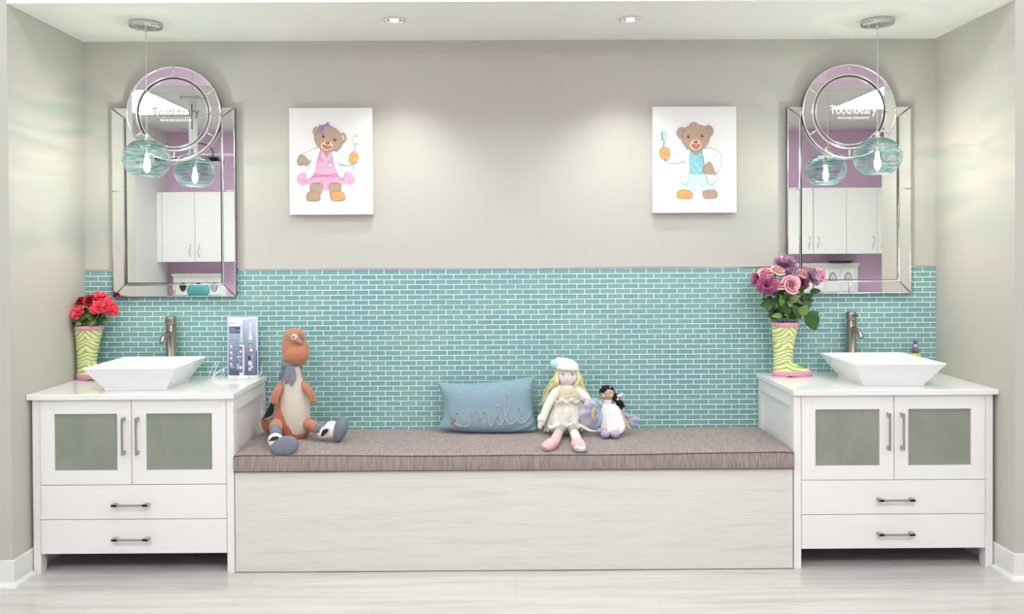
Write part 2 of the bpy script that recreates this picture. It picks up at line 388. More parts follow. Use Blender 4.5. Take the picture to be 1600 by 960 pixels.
# suspended ceiling with a grid
def ceilgrid():
    q = NT('suspended_ceiling_tile'); b = q.b
    br = q.n('ShaderNodeTexBrick'); br.offset = 0; br.inputs['Scale'].default_value = 1; br.inputs['Brick Width'].default_value = 1.22; br.inputs['Row Height'].default_value = .61
    br.inputs['Mortar Size'].default_value = .01; br.inputs['Color1'].default_value = lin('dedcd8'); br.inputs['Color2'].default_value = lin('dad8d4'); br.inputs['Mortar'].default_value = lin('c2bfba')
    q.l(q.coord((1, 1, 1)), br.inputs['Vector']); q.l(br.outputs['Color'], b.inputs['Base Color']); b.inputs['Roughness'].default_value = .9; return q.m
struct('ceiling_room', MB().box(XL-.1, XR+.1, YB-.1, YR-.0205, RC_Z, RC_Z+.1), ceilgrid())

# backsplash : grout sheet and individual glass tiles in one mesh, running bond with shifted sheets
TP, RP = .0817, .02685
def backsplash():
    g = MB().box(-W, W, -.0055, 0, .52, HT-.006); g.build('grout', m_grout).name
    mb = MB(); j0 = at(576.2, 425, 0).x; zt = HT - .008; rows = 33; k = 0
    for r in range(rows):
        z1 = zt - r*RP - .0026; z0 = z1 - (RP - .0052)
        if z1 < .53: break
        off = j0 + (TP/2 if r % 2 else 0) + {0: 0, 1: .004, 2: .002, 3: -.003}[(r // 12) % 4]
        n0 = int((-W - off) / TP) - 1
        for i in range(n0, n0 + 60):
            x0 = max(off + i*TP + .0023, -W + .001); x1 = min(off + (i+1)*TP - .0023, W - .001)
            if x1 - x0 < .006: continue
            dz = random.uniform(-.0003, .0003); yf = -.0075
            v = [(x0, -.003, z0+dz), (x1, -.003, z0+dz), (x1, -.003, z1+dz), (x0, -.003, z1+dz), (x0+.0006, yf, z0+dz+.0006), (x1-.0006, yf, z0+dz+.0006), (x1-.0006, yf, z1+dz-.0006), (x0+.0006, yf, z1+dz-.0006)]
            U = [(0, 0), (1, 0), (1, 1), (0, 1)]
            mb._add(v, [(4,5,6,7), (0,1,5,4), (1,2,6,5), (2,3,7,6), (3,0,4,7)], False, [U, [(0,0),(1,0),(1,0),(0,0)], [(1,0),(1,1),(1,1),(1,0)], [(1,1),(0,1),(0,1),(1,1)], [(0,1),(0,0),(0,0),(0,1)]])
    return mb
_bs = backsplash(); _gr = bpy.data.objects['grout']; _gr.name = 'trim_1'; _gr['kind'] = 'structure'
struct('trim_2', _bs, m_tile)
struct('trim_3', MB().box(-W, W, -.011, 0, HT-.007, HT+.001), m_chrome, bevel=.002)
# baseboards with a shoe moulding
def baseboard(name, runs):
    mb = MB()
    for (x0, x1, y0, y1, side) in runs:
        mb.box(x0, x1, y0, y1, 0, .118)
    struct(name, mb, m_trim, bevel=.003)
baseboard('baseboard_left', [(XL, -2.244, YN-.012, YN, 0), (-W, -2.244, YN, -.01, 1)])
baseboard('baseboard_right', [(2.244, XR, YN-.012, YN, 0), (2.244, W, YN, -.01, 1)])
def shoe(name, sgn, xe):
    # concave quarter-round strip, swept round the corner
    c = [(0, 0), (.020, 0), (.017, .009), (.010, .016), (0, .020)]
    mb = MB(); path = [(xe, YN-.012), (sgn*2.244, YN-.012), (sgn*2.244, -.545)]
    n = len(c)
    v = []
    for k, (px, py) in enumerate(path):
        for a, h in c:
            if k == 0: p = (px, py-a, h)
            elif k == 1: p = (px - sgn*a, py-a, h)
            else: p = (px - sgn*a, py, h)
            v.append(p)
    f = [(k*n+i, k*n+(i+1) % n, (k+1)*n+(i+1) % n, (k+1)*n+i) for k in (0, 1) for i in range(n)]
    mb._add(v, f, False); struct(name, mb, m_trim)
shoe('baseboard_shoe_left', -1, XL); shoe('baseboard_shoe_right', 1, XR)

# ================================================================== LIGHT FITTINGS
def troffer(x, y, lx, ly, label, z=RC_Z, m_=None):
    t = thing('ceiling_troffer', label, 'ceiling light', (x, y, z), 'fluorescent troffers in the room ceiling')
    f = MB(); f.box(x-lx/2, x+lx/2, y-ly/2, y-ly/2+.02, z-.012, z); f.box(x-lx/2, x+lx/2, y+ly/2-.02, y+ly/2, z-.012, z)
    f.box(x-lx/2, x-lx/2+.02, y-ly/2+.02, y+ly/2-.02, z-.012, z); f.box(x+lx/2-.02, x+lx/2, y-ly/2+.02, y+ly/2-.02, z-.012, z)
    f.build('frame', m_trim, t)
    MB().box(x-lx/2+.02, x+lx/2-.02, y-ly/2+.02, y+ly/2-.02, z-.008, z-.002).build('diffuser', m_ or m_troff, t)
troffer(-3.42, -3.5, .62, 1.3, 'bright rectangular ceiling panel reflected in the left mirror')
troffer(3.57, -3.4, .62, 1.2, 'bright rectangular ceiling panel reflected in the right mirror')
troffer(-1.15, -3.5, .62, 1.25, 'bright rectangular ceiling panel left of the room centre', m_=m_troffm)
troffer(1.3, -3.5, .62, 1.25, 'bright rectangular ceiling panel right of the room centre', m_=m_troffm)

for _x, _w in ((-2.2, 'left'), (0, 'middle'), (2.2, 'right')): troffer(_x, -1.65, 1.22, .61, 'bright panel in the raised ceiling before the niche, the %s of three' % _w, RZ, m_troffh)
m_baff = mat('satin_baffle', 'aeaca6', .35, .6)
def downlight(px, py, label):
    q = at(px, py, -.39); x, y = q.x, -.39
    t = thing('recessed_downlight', label, 'downlight', (x, y, HS), 'recessed downlights in the niche ceiling')
    MB().lathe([(.058, -.001), (.058, -.004), (.052, -.007), (.042, -.007), (.034, -.001)], (x, y, HS), 36).build('trim_ring', m_trim, t)
    MB().lathe([(.0345, -.002), (.0005, -.002)], (x, y, HS), 28).build('baffle', m_baff, t); MB().lathe([(.021, -.0035), (.0005, -.0035)], (x, y, HS), 28).build('lens', m_lamp, t)
    for a in (.2, PI+.2):
        MB().box(x+.046*math.cos(a)-.003, x+.046*math.cos(a)+.003, y-.003, y+.003, HS-.0095, HS-.0068).build('clip', m_nickd, t)
    L = bpy.data.lights.new('downlight_lamp', 'SPOT'); L.energy = W_DOWN; L.spot_size = 1.55; L.spot_blend = 1.0; L.shadow_soft_size = .03; L.color = (1, .98, .95)
    o = bpy.data.objects.new('lamp', L); C.objects.link(o); o.parent = t; o.location = (0, .0, -.03); o.rotation_euler = (math.radians(9), 0, 0)
downlight(616, 31, 'round recessed downlight in the ceiling, the left one of two')
downlight(985, 30, 'round recessed downlight in the ceiling, the right one of two')

def pendant(x, z, label):
    y = -.35
    t = thing('pendant_lamp', label, 'pendant lamp', (x, y, HS), 'swirled glass pendants over the vanities')
    can = MB().lathe([(.004, -.026), (.045, -.026), (.074, -.022), (.079, -.014), (.079, 0)], (x, y, HS), 40, cap=True); c = can.build('canopy', m_chrome, t)
    for dx in (-.042, .042): MB().lathe([(.001, -.036), (.004, -.035), (.005, -.026)], (x+dx, y, HS), 12).build('screw', m_chrome, c)
    MB().lathe([(.002, -.045), (.006, -.044), (.007, -.026)], (x, y, HS), 12).build('cord_grip', m_chrome, c)
    MB().tube([(x, y, HS-.04), (x+.001, y, (HS+z)/2+.1), (x, y, z+.125)], .0022, n=8, cap=False).build('cord', m_cord, t)
    s = MB().lathe([(.002, .128), (.010, .126), (.013, .112), (.012, .10), (.021, .098), (.021, .092), (.017, .09), (.015, .025), (.001, .025)], (x, y, z), 20)
    s.build('socket', m_chrome, t)
    rx, rz = .112, .096; R = []
    a0, a1 = math.asin(-.86), math.asin(.965)
    for k in range(25):
        a = a0 + (a1-a0)*k/24; R.append((rx*math.cos(a)**.92, rz*math.sin(a)))
    g = MB().lathe(R, (x, y, z), 64); g.build('glass_shade', m_globe, t)
    b = MB().lathe([(.001, -.066), (.006, -.062), (.0125, -.050), (.0155, -.034), (.0135, -.018), (.009, .0), (.007, .025)], (x, y, z), 20); b.build('bulb', m_bulb, t)
    L = bpy.data.lights.new('filament', 'POINT'); L.energy = W_FIL; L.shadow_soft_size = .004; L.color = (1, .84, .74)
    o = bpy.data.objects.new('lamp', L); C.objects.link(o); o.parent = t; o.location = (0, 0, z-.034-HS)
m_cord = mat('clear_silver_cord', 'd3d1cb', .35)
pendant(-1.776, 1.950, 'teal swirled glass globe pendant hanging in front of the left mirror')
pendant(1.786, 1.944, 'teal swirled glass globe pendant hanging in front of the right mirror')
#@@PART2
# ================================================================== MIRRORS
def mirror(x0, x1, z0, z1, cx, cz, label, tcol, seed):
    t = thing('wall_mirror', label, 'mirror', ((x0+x1)/2, 0, z0), 'mirror-framed mirrors with round crests')
    yb = -.0085; yf = -.030; fw = .062; ro, ri = .246, .194
    bk = MB().box(x0, x1, yf+.001, yb, z0, z1)
    bk.lathe([(.0005, yb-.001), (ro-.003, yb-.001), (ro-.003, yf-.012), (.0005, yf-.012)], (cx, 0, cz), 72, axis='y'); bk.build('backing', m_back, t)
    ix0, ix1, iz0 = x0+fw, x1-fw, z0+fw
    iz1 = z1 - fw*.75
    MB().box(ix0, ix1, yf-.003, yf+.002, iz0, iz1).build('mirror_pane', m_mirror, t)
    tl = .0004                                  # slight inward slope of the border strips
    def strip(pts):                            # pts: outer a, outer b, inner b, inner a  (x,z)
        (a, b, c, d) = pts; yo, yi = yf-.0055, yf-.0055-tl
        v = [(a[0], yf, a[1]), (b[0], yf, b[1]), (c[0], yf, c[1]), (d[0], yf, d[1]), (a[0], yo, a[1]), (b[0], yo, b[1]), (c[0], yi, c[1]), (d[0], yi, d[1])]
        MB().hexa(v).build('border_strip', m_mirror, t, bevel=.004, bseg=2)
    g = .0012; zm = (z0+z1)/2 + .06; xm = (x0+x1)/2
    for sx_, xo, xi in ((-1, x0, ix0), (1, x1, ix1)):
        strip([(xo, z0+.001), (xo, zm-g), (xi-0*sx_, zm-g), (xi, iz0)])
        strip([(xo, zm+g), (xo, z1-.001), (xi, iz1), (xi, zm+g)])
    strip([(x0+.001, z0), (xm-g, z0), (xm-g, iz0), (ix0, iz0)]); strip([(xm+g, z0), (x1-.001, z0), (ix1, iz0), (xm+g, iz0)])
    strip([(x0+.001, z1), (xm-g, z1), (xm-g, iz1), (ix0, iz1)]); strip([(xm+g, z1), (x1-.001, z1), (ix1, iz1), (xm+g, iz1)])
    yr = yf-.008
    MB().rods([(ix0, yr, iz0), (ix1, yr, iz0), (ix1, yr, iz1), (ix0, yr, iz1)], .0035, closed=True).build('inner_bead', m_silver, t)
    MB().rods([(ix0+.009, yf-.005, iz0+.009), (ix1-.009, yf-.005, iz0+.009), (ix1-.009, yf-.005, iz1-.009), (ix0+.009, yf-.005, iz1-.009)], .003, closed=True).build('inner_bead', m_darkm, t)
    MB().rods([(x0, yf-.003, z0), (x1, yf-.003, z0), (x1, yf-.003, z1), (x0, yf-.003, z1)], .0032, closed=True).build('outer_bead', m_silver, t)
    for a, b in (((x0, zm), (ix0, zm)), ((x1, zm), (ix1, zm)), ((xm, z0), (xm, iz0))):
        MB().rods([(a[0], yf-.008, a[1]), (b[0], yf-.009, b[1])], .0028).build('joint_bead', m_silver, t)
    for a, b in (((x0, z0), (ix0, iz0)), ((x1, z0), (ix1, iz0)), ((x0, z1), (ix0, iz1)), ((x1, z1), (ix1, iz1))):
        MB().rods([(a[0], yf-.006, a[1]), (b[0], yf-.009, b[1])], .0018).build('joint_bead', m_darkm, t)
    # round crest standing proud of the frame
    yc = yf-.016
    def ring(r0, r1, a0, a1, yy0, yy1, n=22):
        mb = MB()
        v = []; f = []
        for k in range(n):
            a = a0+(a1-a0)*k/(n-1)
            for r, y in ((r0, yy0), (r1, yy1), (r1, yf-.010), (r0, yf-.010)): v.append((cx+r*math.cos(a), y, cz+r*math.sin(a)))
        for k in range(n-1):
            for j in range(4): f.append((k*4+j, k*4+(j+1) % 4, k*4+4+(j+1) % 4, k*4+4+j))
        f += [(0, 1, 2, 3), ((n-1)*4+3, (n-1)*4+2, (n-1)*4+1, (n-1)*4)]
        return mb._add(v, f, False)
    for k in range(6):
        a = PI/2 + k*PI/3; ring(ri+.002, ro-.004, a+.012, a+PI/3-.012, yc-.0015, yc-.0015).build('crest_segment', m_mirror, t)
        p = [(cx+r*math.cos(a), yc-.003, cz+r*math.sin(a)) for r in (ri, ro-.002)]
        MB().rods(p, .0033).build('joint_bead', m_silver, t)
    circ = lambda r, y: [(cx+r*math.cos(2*PI*k/96), y, cz+r*math.sin(2*PI*k/96)) for k in range(96)]
    MB().rods(circ(ro-.002, yc-.001), .0052, closed=True).build('crest_bead', m_silver, t)
    MB().rods(circ(ri-.001, yc-.003), .0052, closed=True).build('crest_bead', m_silver, t)
    MB().rods(circ(ri-.011, yc+.002), .0036, closed=True).build('crest_bead', m_darkm, t)
    MB().prism([(cx+(ri-.011)*math.cos(2*PI*k/96), cz+(ri-.011)*math.sin(2*PI*k/96)) for k in range(96)], yc-.001, yc+.004).build('crest_disc', m_mirror, t)
    MB().rods(circ(ri-.019, yc-.0005), .0024, closed=True).build('crest_bead', m_silver, t)
    d = bpy.data.objects[-1] if False else None
    text_mesh('lettering', 'Toothbeary', .064, tcol[0], t, (cx+tcol[2], yc-.0016, cz-.012), extrude=.0002, sx=.80, bold=.0004)
    text_mesh('lettering', 'PEDIATRIC DENTISTRY', .0165, tcol[1], t, (cx+tcol[2]+.002, yc-.0016, cz-.040), extrude=.0002, sx=1.0, shear=.1)
m_letg = mat('grey_vinyl_letters', '565352', .6); m_letw = mat('white_vinyl_letters', 'f4f3f1', .6)
mirror(-2.093, -1.452, 1.263, 2.252, -1.763, 2.221, 'tall mirror-framed mirror with a round crest above the left sink', (m_letg, m_letw, .010), 1)
mirror(1.459, 2.108, 1.262, 2.243, 1.778, 2.218, 'tall mirror-framed mirror with a round crest above the right sink', (m_letw, m_letw, .020), 2)

# ================================================================== VANITIES
def vanity(c, s, label):                       # c centre of door gap, s = +1 wall on the right, -1 wall on the left
    xa, xb = (c-.460, c+.474) if s < 0 else (c-.469, c+.463)    # cabinet outer sides
    yf = -.54; yk = -.012
    t = thing('vanity_cabinet', label, 'cabinet', (c, -.28, 0), 'white vanity cabinets beside the bench')
    zt = .8135
    st = .034
    # legs / posts
    for x0, x1 in ((xa, xa+st), (xb-st, xb)):
        MB().box(x0, x1, yf, yf+.052, 0, zt).build('front_post', m_cab, t, bevel=.0015)
        MB().box(x0, x1, yk-.05, yk, 0, zt).build('rear_post', m_cab, t, bevel=.0015)
    # panelled sides with recess
    for x0, x1, o in ((xa, xa+st, -1), (xb-st, xb, 1)):
        mb = MB(); y0, y1 = yf+.052, yk-.05
        mb.box(x0, x1, y0, y1, zt-.062, zt); mb.box(x0, x1, y0, y1, .095, .155)
        a, b = (x0+.014, x1-.004) if o < 0 else (x0+.004, x1-.014)
        mb.box(a, b, y0, y1, .155, zt-.062); mb.build('side_panel', m_cab, t, bevel=.001)
    xi0, xi1 = xa+st, xb-st
    b = MB().box(xi0, xi1, yf+.021, yk-.02, .094, .112).box(xi0, xi1, yk-.03, yk-.02, .112, zt).box(xi0, xi1, yf+.021, yk-.03, zt-.02, zt)
    b.box(xi0, xi1, yf+.021, yf+.035, .112, zt-.02)
    b.build('carcass', m_gap, t)
    # doors with mitred frames around frosted glass
    zd0, zd1 = .4165, .8115; fw = .0655
    for k, (x0, x1) in enumerate(((xi0+.002, c-.0015), (c+.0015, xi1-.002))):
        d = MB(); y0, y1 = yf-.0005, yf+.019; a, bb, e, f_ = x0, x1, zd0, zd1; g = .0003
        for P in ([(a, e), (bb, e), (bb-fw, e+fw), (a+fw, e+fw)], [(bb, e+g), (bb, f_-g), (bb-fw, f_-fw-g*0), (bb-fw, e+fw)],
                  [(a, f_), (bb, f_), (bb-fw, f_-fw), (a+fw, f_-fw)], [(a, e+g), (a, f_-g), (a+fw, f_-fw), (a+fw, e+fw)]):
            d.hexa([(p[0], y0, p[1]) for p in P] + [(p[0], y1, p[1]) for p in P])
        dr = d.build('door', m_cab, t, bevel=.0009, bseg=1)
        MB().box(a+fw-.004, bb-fw+.004, yf+.0075, yf+.0125, e+fw-.004, f_-fw+.004).build('glass_panel', m_frost, dr)
        hx = c + (-.032 if k == 0 else .032); zc = .645; hl = .0865
        h = MB()
        h.prism([(zc-hl, yf-.030), (zc+hl, yf-.030), (zc+hl, yf-.0235), (zc-hl, yf-.0235)], hx-.0045, hx+.0045, axis='x')   # bar, outline in (y?)
        h = MB(); h.box(hx-.0048, hx+.0048, yf-.031, yf-.0255, zc-hl, zc+hl)
        for sgn in (-1, 1):
            e0, e1 = sorted((zc+sgn*hl, zc+sgn*(hl-.024)))
            i0, i1 = sorted((zc+sgn*hl, zc+sgn*(hl-.016)))
            h.hexa([(hx-.0048, yf-.0255, e0), (hx+.0048, yf-.0255, e0), (hx+.0048, yf-.0255, e1), (hx-.0048, yf-.0255, e1),
                    (hx-.0048, yf-.0002, i0), (hx+.0048, yf-.0002, i0), (hx+.0048, yf-.0002, i1), (hx-.0048, yf-.0002, i1)])
        h.build('handle', m_nickd, dr, bevel=.001)
    for z0, z1, hz in ((.2555, .4135, .326), (.094, .2525, .166)):
        dr = MB().box(xi0+.002, xi1-.002, yf-.0005, yf+.019, z0, z1).build('drawer', m_cab, t, bevel=.0012)
        h = MB(); hl = .0875; y0 = yf-.031
        h.box(c-hl+.0+.004, c+hl-.004, y0, y0+.0055, hz-.005, hz+.005)
        for sgn in (-1, 1):
            p = [(c+sgn*hl, y0), (c+sgn*(hl-.030), y0), (c+sgn*(hl-.022), yf-.0002), (c+sgn*(hl-.002), yf-.0002)]
            h.prism(p, hz-.0058, hz+.0058, axis='z')
        h.build('handle', m_nickd, dr, bevel=.0008)
    # quartz top
    return t
vl = vanity(-1.7785, -1, 'white two-door vanity cabinet left of the bench, under the left mirror')
vr = vanity(1.775, 1, 'white two-door vanity cabinet right of the bench, under the right mirror')
def worktop(x0, x1, label):
    mb = MB().box(x0, x1, -.56, -.0085, .8145, .840)
    o = mb.build('vanity_countertop', m_quartz, None, bevel=.0025); o.data.transform(Matrix.Translation((-(x0+x1)/2, .28, -.8145))); o.location = ((x0+x1)/2, -.28, .8145)
    tag(o, label, 'countertop', 'white quartz countertops')
worktop(-2.2545, -1.297, 'glossy white quartz countertop under the left sink and toothbrush display')
worktop(1.297, 2.2545, 'glossy white quartz countertop under the right sink and soap bottle')

# ================================================================== BASINS AND FAUCETS
def basin(cx, cy, label):
    Z = .8402; t = thing('vessel_sink', label, 'sink', (cx, cy, Z), 'square white vessel sinks')
    H = .957
    def rect(hx, hy, z, r, n=6):
        v = []
        for k, (sx_, sy_) in enumerate(((1, 1), (-1, 1), (-1, -1), (1, -1))):
            for i in range(n):
                a = PI/2*k + PI/2*i/(n-1); v.append((cx+sx_*(hx-r)+r*math.cos(a), cy+sy_*(hy-r)+r*math.sin(a), z))
        return v
    # outer wall down and inner wall : stacked loops
    L = [rect(.110, .110, Z+.055, .02), rect(.14, .14, Z+.06, .02), rect(.198, .200, H-.014, .008), rect(.2085, .2095, H-.0022, .006), rect(.2115, .2125, H-.0004, .005), rect(.2145, .2155, H-.0015, .004), rect(.2155, .2165, H-.004, .004),
         rect(.149, .152, Z+.012, .007), rect(.1455, .149, Z+.0, .006), rect(.13, .13, Z, .006)]
    v = [p for l in L for p in l]; n = len(L[0]); f = []
    for i in range(len(L)-1):
        for k in range(n): f.append((i*n+k, i*n+(k+1) % n, (i+1)*n+(k+1) % n, (i+1)*n+k))
    f.append(tuple(range(n))); f.append(tuple((len(L)-1)*n+k for k in range(n)))
    o = MB()._add(v, f, False).build('bowl', m_porc, t, bevel=.0008, bseg=2)
    MB().lathe([(.0005, .008), (.018, .008), (.022, .0055), (.023, .0)], (cx, cy, Z+.0552), 28).build('drain', m_chrome, t)
basin(-1.797, -.310, 'square tapered white vessel sink on the left vanity')
basin(1.815, -.310, 'square tapered white vessel sink on the right vanity')

def faucet(x, y, zt, label):
    t = thing('vessel_faucet', label, 'faucet', (x, y, .8402), 'tall brushed nickel faucets'); Z = .8402
    b = MB().lathe([(.001, 0), (.029, 0), (.029, .004), (.0262, .006), (.0258, zt-Z-.044), (.001, zt-Z-.044)], (x, y, Z), 40).build('body', m_nickel, t)
    MB().lathe([(.001, 0), (.0262, 0), (.0268, .002), (.0268, .036), (.025, .040), (.001, .0405)], (x, y, zt-.0415), 40).build('handle_cap', m_nickel, t)
    MB().tube([(x, y-.022, zt-.018), (x, y-.06, zt-.013), (x, y-.098, zt-.012)], [.0072, .0066, .006], n=14, cap=False, sm=3).build('lever', m_nickel, t)
    MB().lathe([(.0005, -.108), (.0068, -.106), (.0075, -.098), (.0068, -.092), (.0005, -.091)], (x, y, zt-.012), 16, axis='y').build('lever_tip', m_chrome, t)
    P = [(x, y-.018, zt-.088), (x, y-.055, zt-.089), (x, y-.090, zt-.096), (x, y-.110, zt-.112), (x, y-.118, zt-.126)]
    sp = MB().tube(P, [.0145, .0135, .0128, .0125, .0128], n=20, cap=False, sm=6); so = sp.build('spout', m_nickel, t)
    d = Vector((0, -.4, -1)).normalized(); e = Vector(P[-1]) + d*.0003
    MB().tube([e-d*.0002, e+d*.0008], [.0085, .0085], n=16, cap=False, sm=1).build('aerator', m_dark, so)
faucet(-1.7785, -.068, 1.162, 'tall cylindrical nickel faucet behind the left sink')
faucet(1.778, -.068, 1.166, 'tall cylindrical nickel faucet behind the right sink')

# ================================================================== BENCH AND CUSHION
bt = thing('storage_bench', 'long low white woodgrain bench base between the two vanities', 'bench', (0, -.28, 0))
MB().box(-1.3005, 1.3005, -.541, -.523, .004, .4715).build('front_panel', m_bench, bt, bevel=.001)
MB().box(-1.298, 1.298, -.522, -.012, .0, .466).build('body', m_cab, bt)
def cushion():
    X0, X1, Y0, Y1, Z0, Z1 = -1.3015, 1.3015, -.552, -.013, .4725, .5585
    nx, ny = 90, 16
    def top(u, v):
        x = X0+(X1-X0)*u; y = Y0+(Y1-Y0)*v
        d = min(u*(X1-X0), (1-u)*(X1-X0)); e = min(v, 1-v)*(Y1-Y0)
        cr = .007*(1-math.exp(-e/.05))*(1-math.exp(-d/.06))
        ed = .010*math.exp(-e/.009) + .008*math.exp(-d/.009)
        return Vector((x, y, Z1 - .009*(1-((x)/1.3)**2) + cr - ed*.6 + .0012*math.sin(x*7+y*9)))
    mb = MB().grid(top, nx, 24)
    def front(u, v):
        p = top(u, 0); z = Z0 + (p.z-Z0)*v
        return Vector((p.x, Y0 - .004*math.sin(PI*v), z))
    mb.grid(front, nx, 8)
    def back(u, v):
        p = top(u, 1); return Vector((p.x, Y1, Z0+(p.z-Z0)*v))
    mb.grid(back, nx, 3)
    for uu in (0, 1):
        mb.grid(lambda u, v: Vector((top(uu, u).x, top(uu, u).y, Z0+(top(uu, u).z-Z0)*v)), 24, 4)
    mb._add([(X0, Y0, Z0), (X1, Y0, Z0), (X1, Y1, Z0), (X0, Y1, Z0)], [(0, 1, 2, 3)], False)
    t = thing('bench_cushion', 'long grey-brown woven seat cushion lying on the bench', 'cushion', (0, -.28, Z0))
    mb.build('cushion_cover', m_cush, t)
    P = [top(i/60, 0) + Vector((0, -.001, .0005)) for i in range(61)]; MB().rods(P, .0022).build('piping', m_pipe, t)
    P = [(X0, Y0-.001, Z0+.0024), (X1, Y0-.001, Z0+.0024)]; MB().rods(P, .0022).build('piping', m_pipe, t)
    for x in (X0+.001, X1-.001): MB().rods([(x, Y0-.0005, Z0+.003), (x, Y0-.0005, top(0, 0).z)], .002).build('piping', m_pipe, t)
    return top
ctop = cushion()
ZC = .556

# ================================================================== BEAR CANVASES (generic teddies, printed flat)
def canvas(x0, x1, z0, z1, label, drawing, crop):
    """crop: (u0,v0,u1,v1) of the canvas inside the drawing coordinates"""
    t = thing('canvas_print', label, 'picture', ((x0+x1)/2, 0, z0), None)
    yf = -.038
    MB().box(x0, x1, yf, -.001, z0, z1).build('canvas', m_canvas, t, bevel=.002)
    u0, v0, u1, v1 = crop; mb = MB(); cnt = [0]
    def poly(pts, mi, smooth=True, n=4):
        if smooth and len(pts) > 4:
            Q = [Vector((p[0], p[1], 0)) for p in pts]; m_ = len(Q); out = []
            for i in range(m_):
                a, b, c, d = Q[i-1], Q[i], Q[(i+1) % m_], Q[(i+2) % m_]
                for k in range(n):
                    s_ = k/n; out.append(.5*((2*b)+(c-a)*s_+(2*a-5*b+4*c-d)*s_*s_+(3*b-a-3*c+d)*s_**3))
            pts = [(p.x, p.y) for p in out]
        cnt[0] += 1; y = yf - .0002 - cnt[0]*.00006
        V = [(x0+(p[0]-u0)/(u1-u0)*(x1-x0), y, z1-(p[1]-v0)/(v1-v0)*(z1-z0)) for p in pts]
        # ear-clip through bmesh triangulation
        mb.m(mi)._add(V, [tuple(range(len(V)))], False)
    def ell(cx, cy, rx, ry, mi, rot=0, n=28):
        c, s_ = math.cos(rot), math.sin(rot)
        poly([(cx+rx*math.cos(a)*c-ry*math.sin(a)*s_, cy+rx*math.cos(a)*s_+ry*math.sin(a)*c) for a in [2*PI*k/n for k in range(n)]], mi, False)
    def line(pts, w_, mi):
        Q = catmull([(p[0], p[1], 0) for p in pts], 5) if (len(pts) != 5 or pts[0] != pts[-1]) else [Vector((p[0], p[1], 0)) for p in pts]; L = []; R_ = []
        for i, p in enumerate(Q):
            d = (Q[min(i+1, len(Q)-1)] - Q[max(i-1, 0)]).normalized(); nrm = Vector((-d.y, d.x, 0))*w_/2; L.append(p+nrm); R_.append(p-nrm)
        cnt[0] += 1; y = yf-.0002-cnt[0]*.00006
        T = lambda p: (x0+(p.x-u0)/(u1-u0)*(x1-x0), y, z1-(p.y-v0)/(v1-v0)*(z1-z0))
        V = [T(p) for p in L]+[T(p) for p in R_]; n = len(L)
        mb.m(mi)._add(V, [(i, i+1, n+i+1, n+i) for i in range(n-1)], False)
    def closed(pts, mi, ol, w_=3):
        poly(pts, mi)
        line(list(pts)+[pts[0]]+([pts[1]] if len(pts) > 4 else []), w_, ol)
    drawing(poly, ell, line, closed)
    mb.build('printed_bear', PR, t)
m_canvas = mat('white_canvas', 'eeeeec', .75, var=.01, bump=.2, bscale=(700, 700, 700), bdist=.0004)
PC = ['b9a08c', '8d7060', 'e8a868', 'f3c9a2', '3c2a22', 'd77f8d', 'f0eff0', 'a3b4bd', 'f0b2cf', 'd87aa8', '9a7bc0', 'f4b4cf', '8fd0da', 'cfe4e2', '62b3b6', 'eccfc4', 'e9dfa0', 'ffffff', '6fb9c9']
PR = [mat('print_' + n, c, .75, var=.005) for n, c in zip(['brown', 'brown_line', 'orange', 'muzzle', 'dark', 'mouth', 'coat_white', 'coat_line', 'pink', 'deep_pink', 'violet', 'light_pink', 'aqua', 'pale_aqua', 'teal', 'bristle', 'star_yellow', 'pure_white', 'line_teal'], PC)]
BR, BL, OR, MZ, DK, MO, CW, CL, PK, DP, VI, LP, AQ, PA, TE, BS, SY_, PW, LT = range(19)
def face(ell, line, cx, cy, e1, e2, nose, mz):
    ell(*mz, MZ)
    for e in (e1, e2): ell(e[0], e[1], 11, 13, DK); ell(e[0], e[1], 8, 10, BL); ell(e[0]+1, e[1]+1, 6, 8, DK); ell(e[0]+3, e[1]-4, 3, 4, PW)
    ell(nose[0], nose[1], 17, 12, BL); ell(nose[0]-2, nose[1]-4, 7, 4, BR)
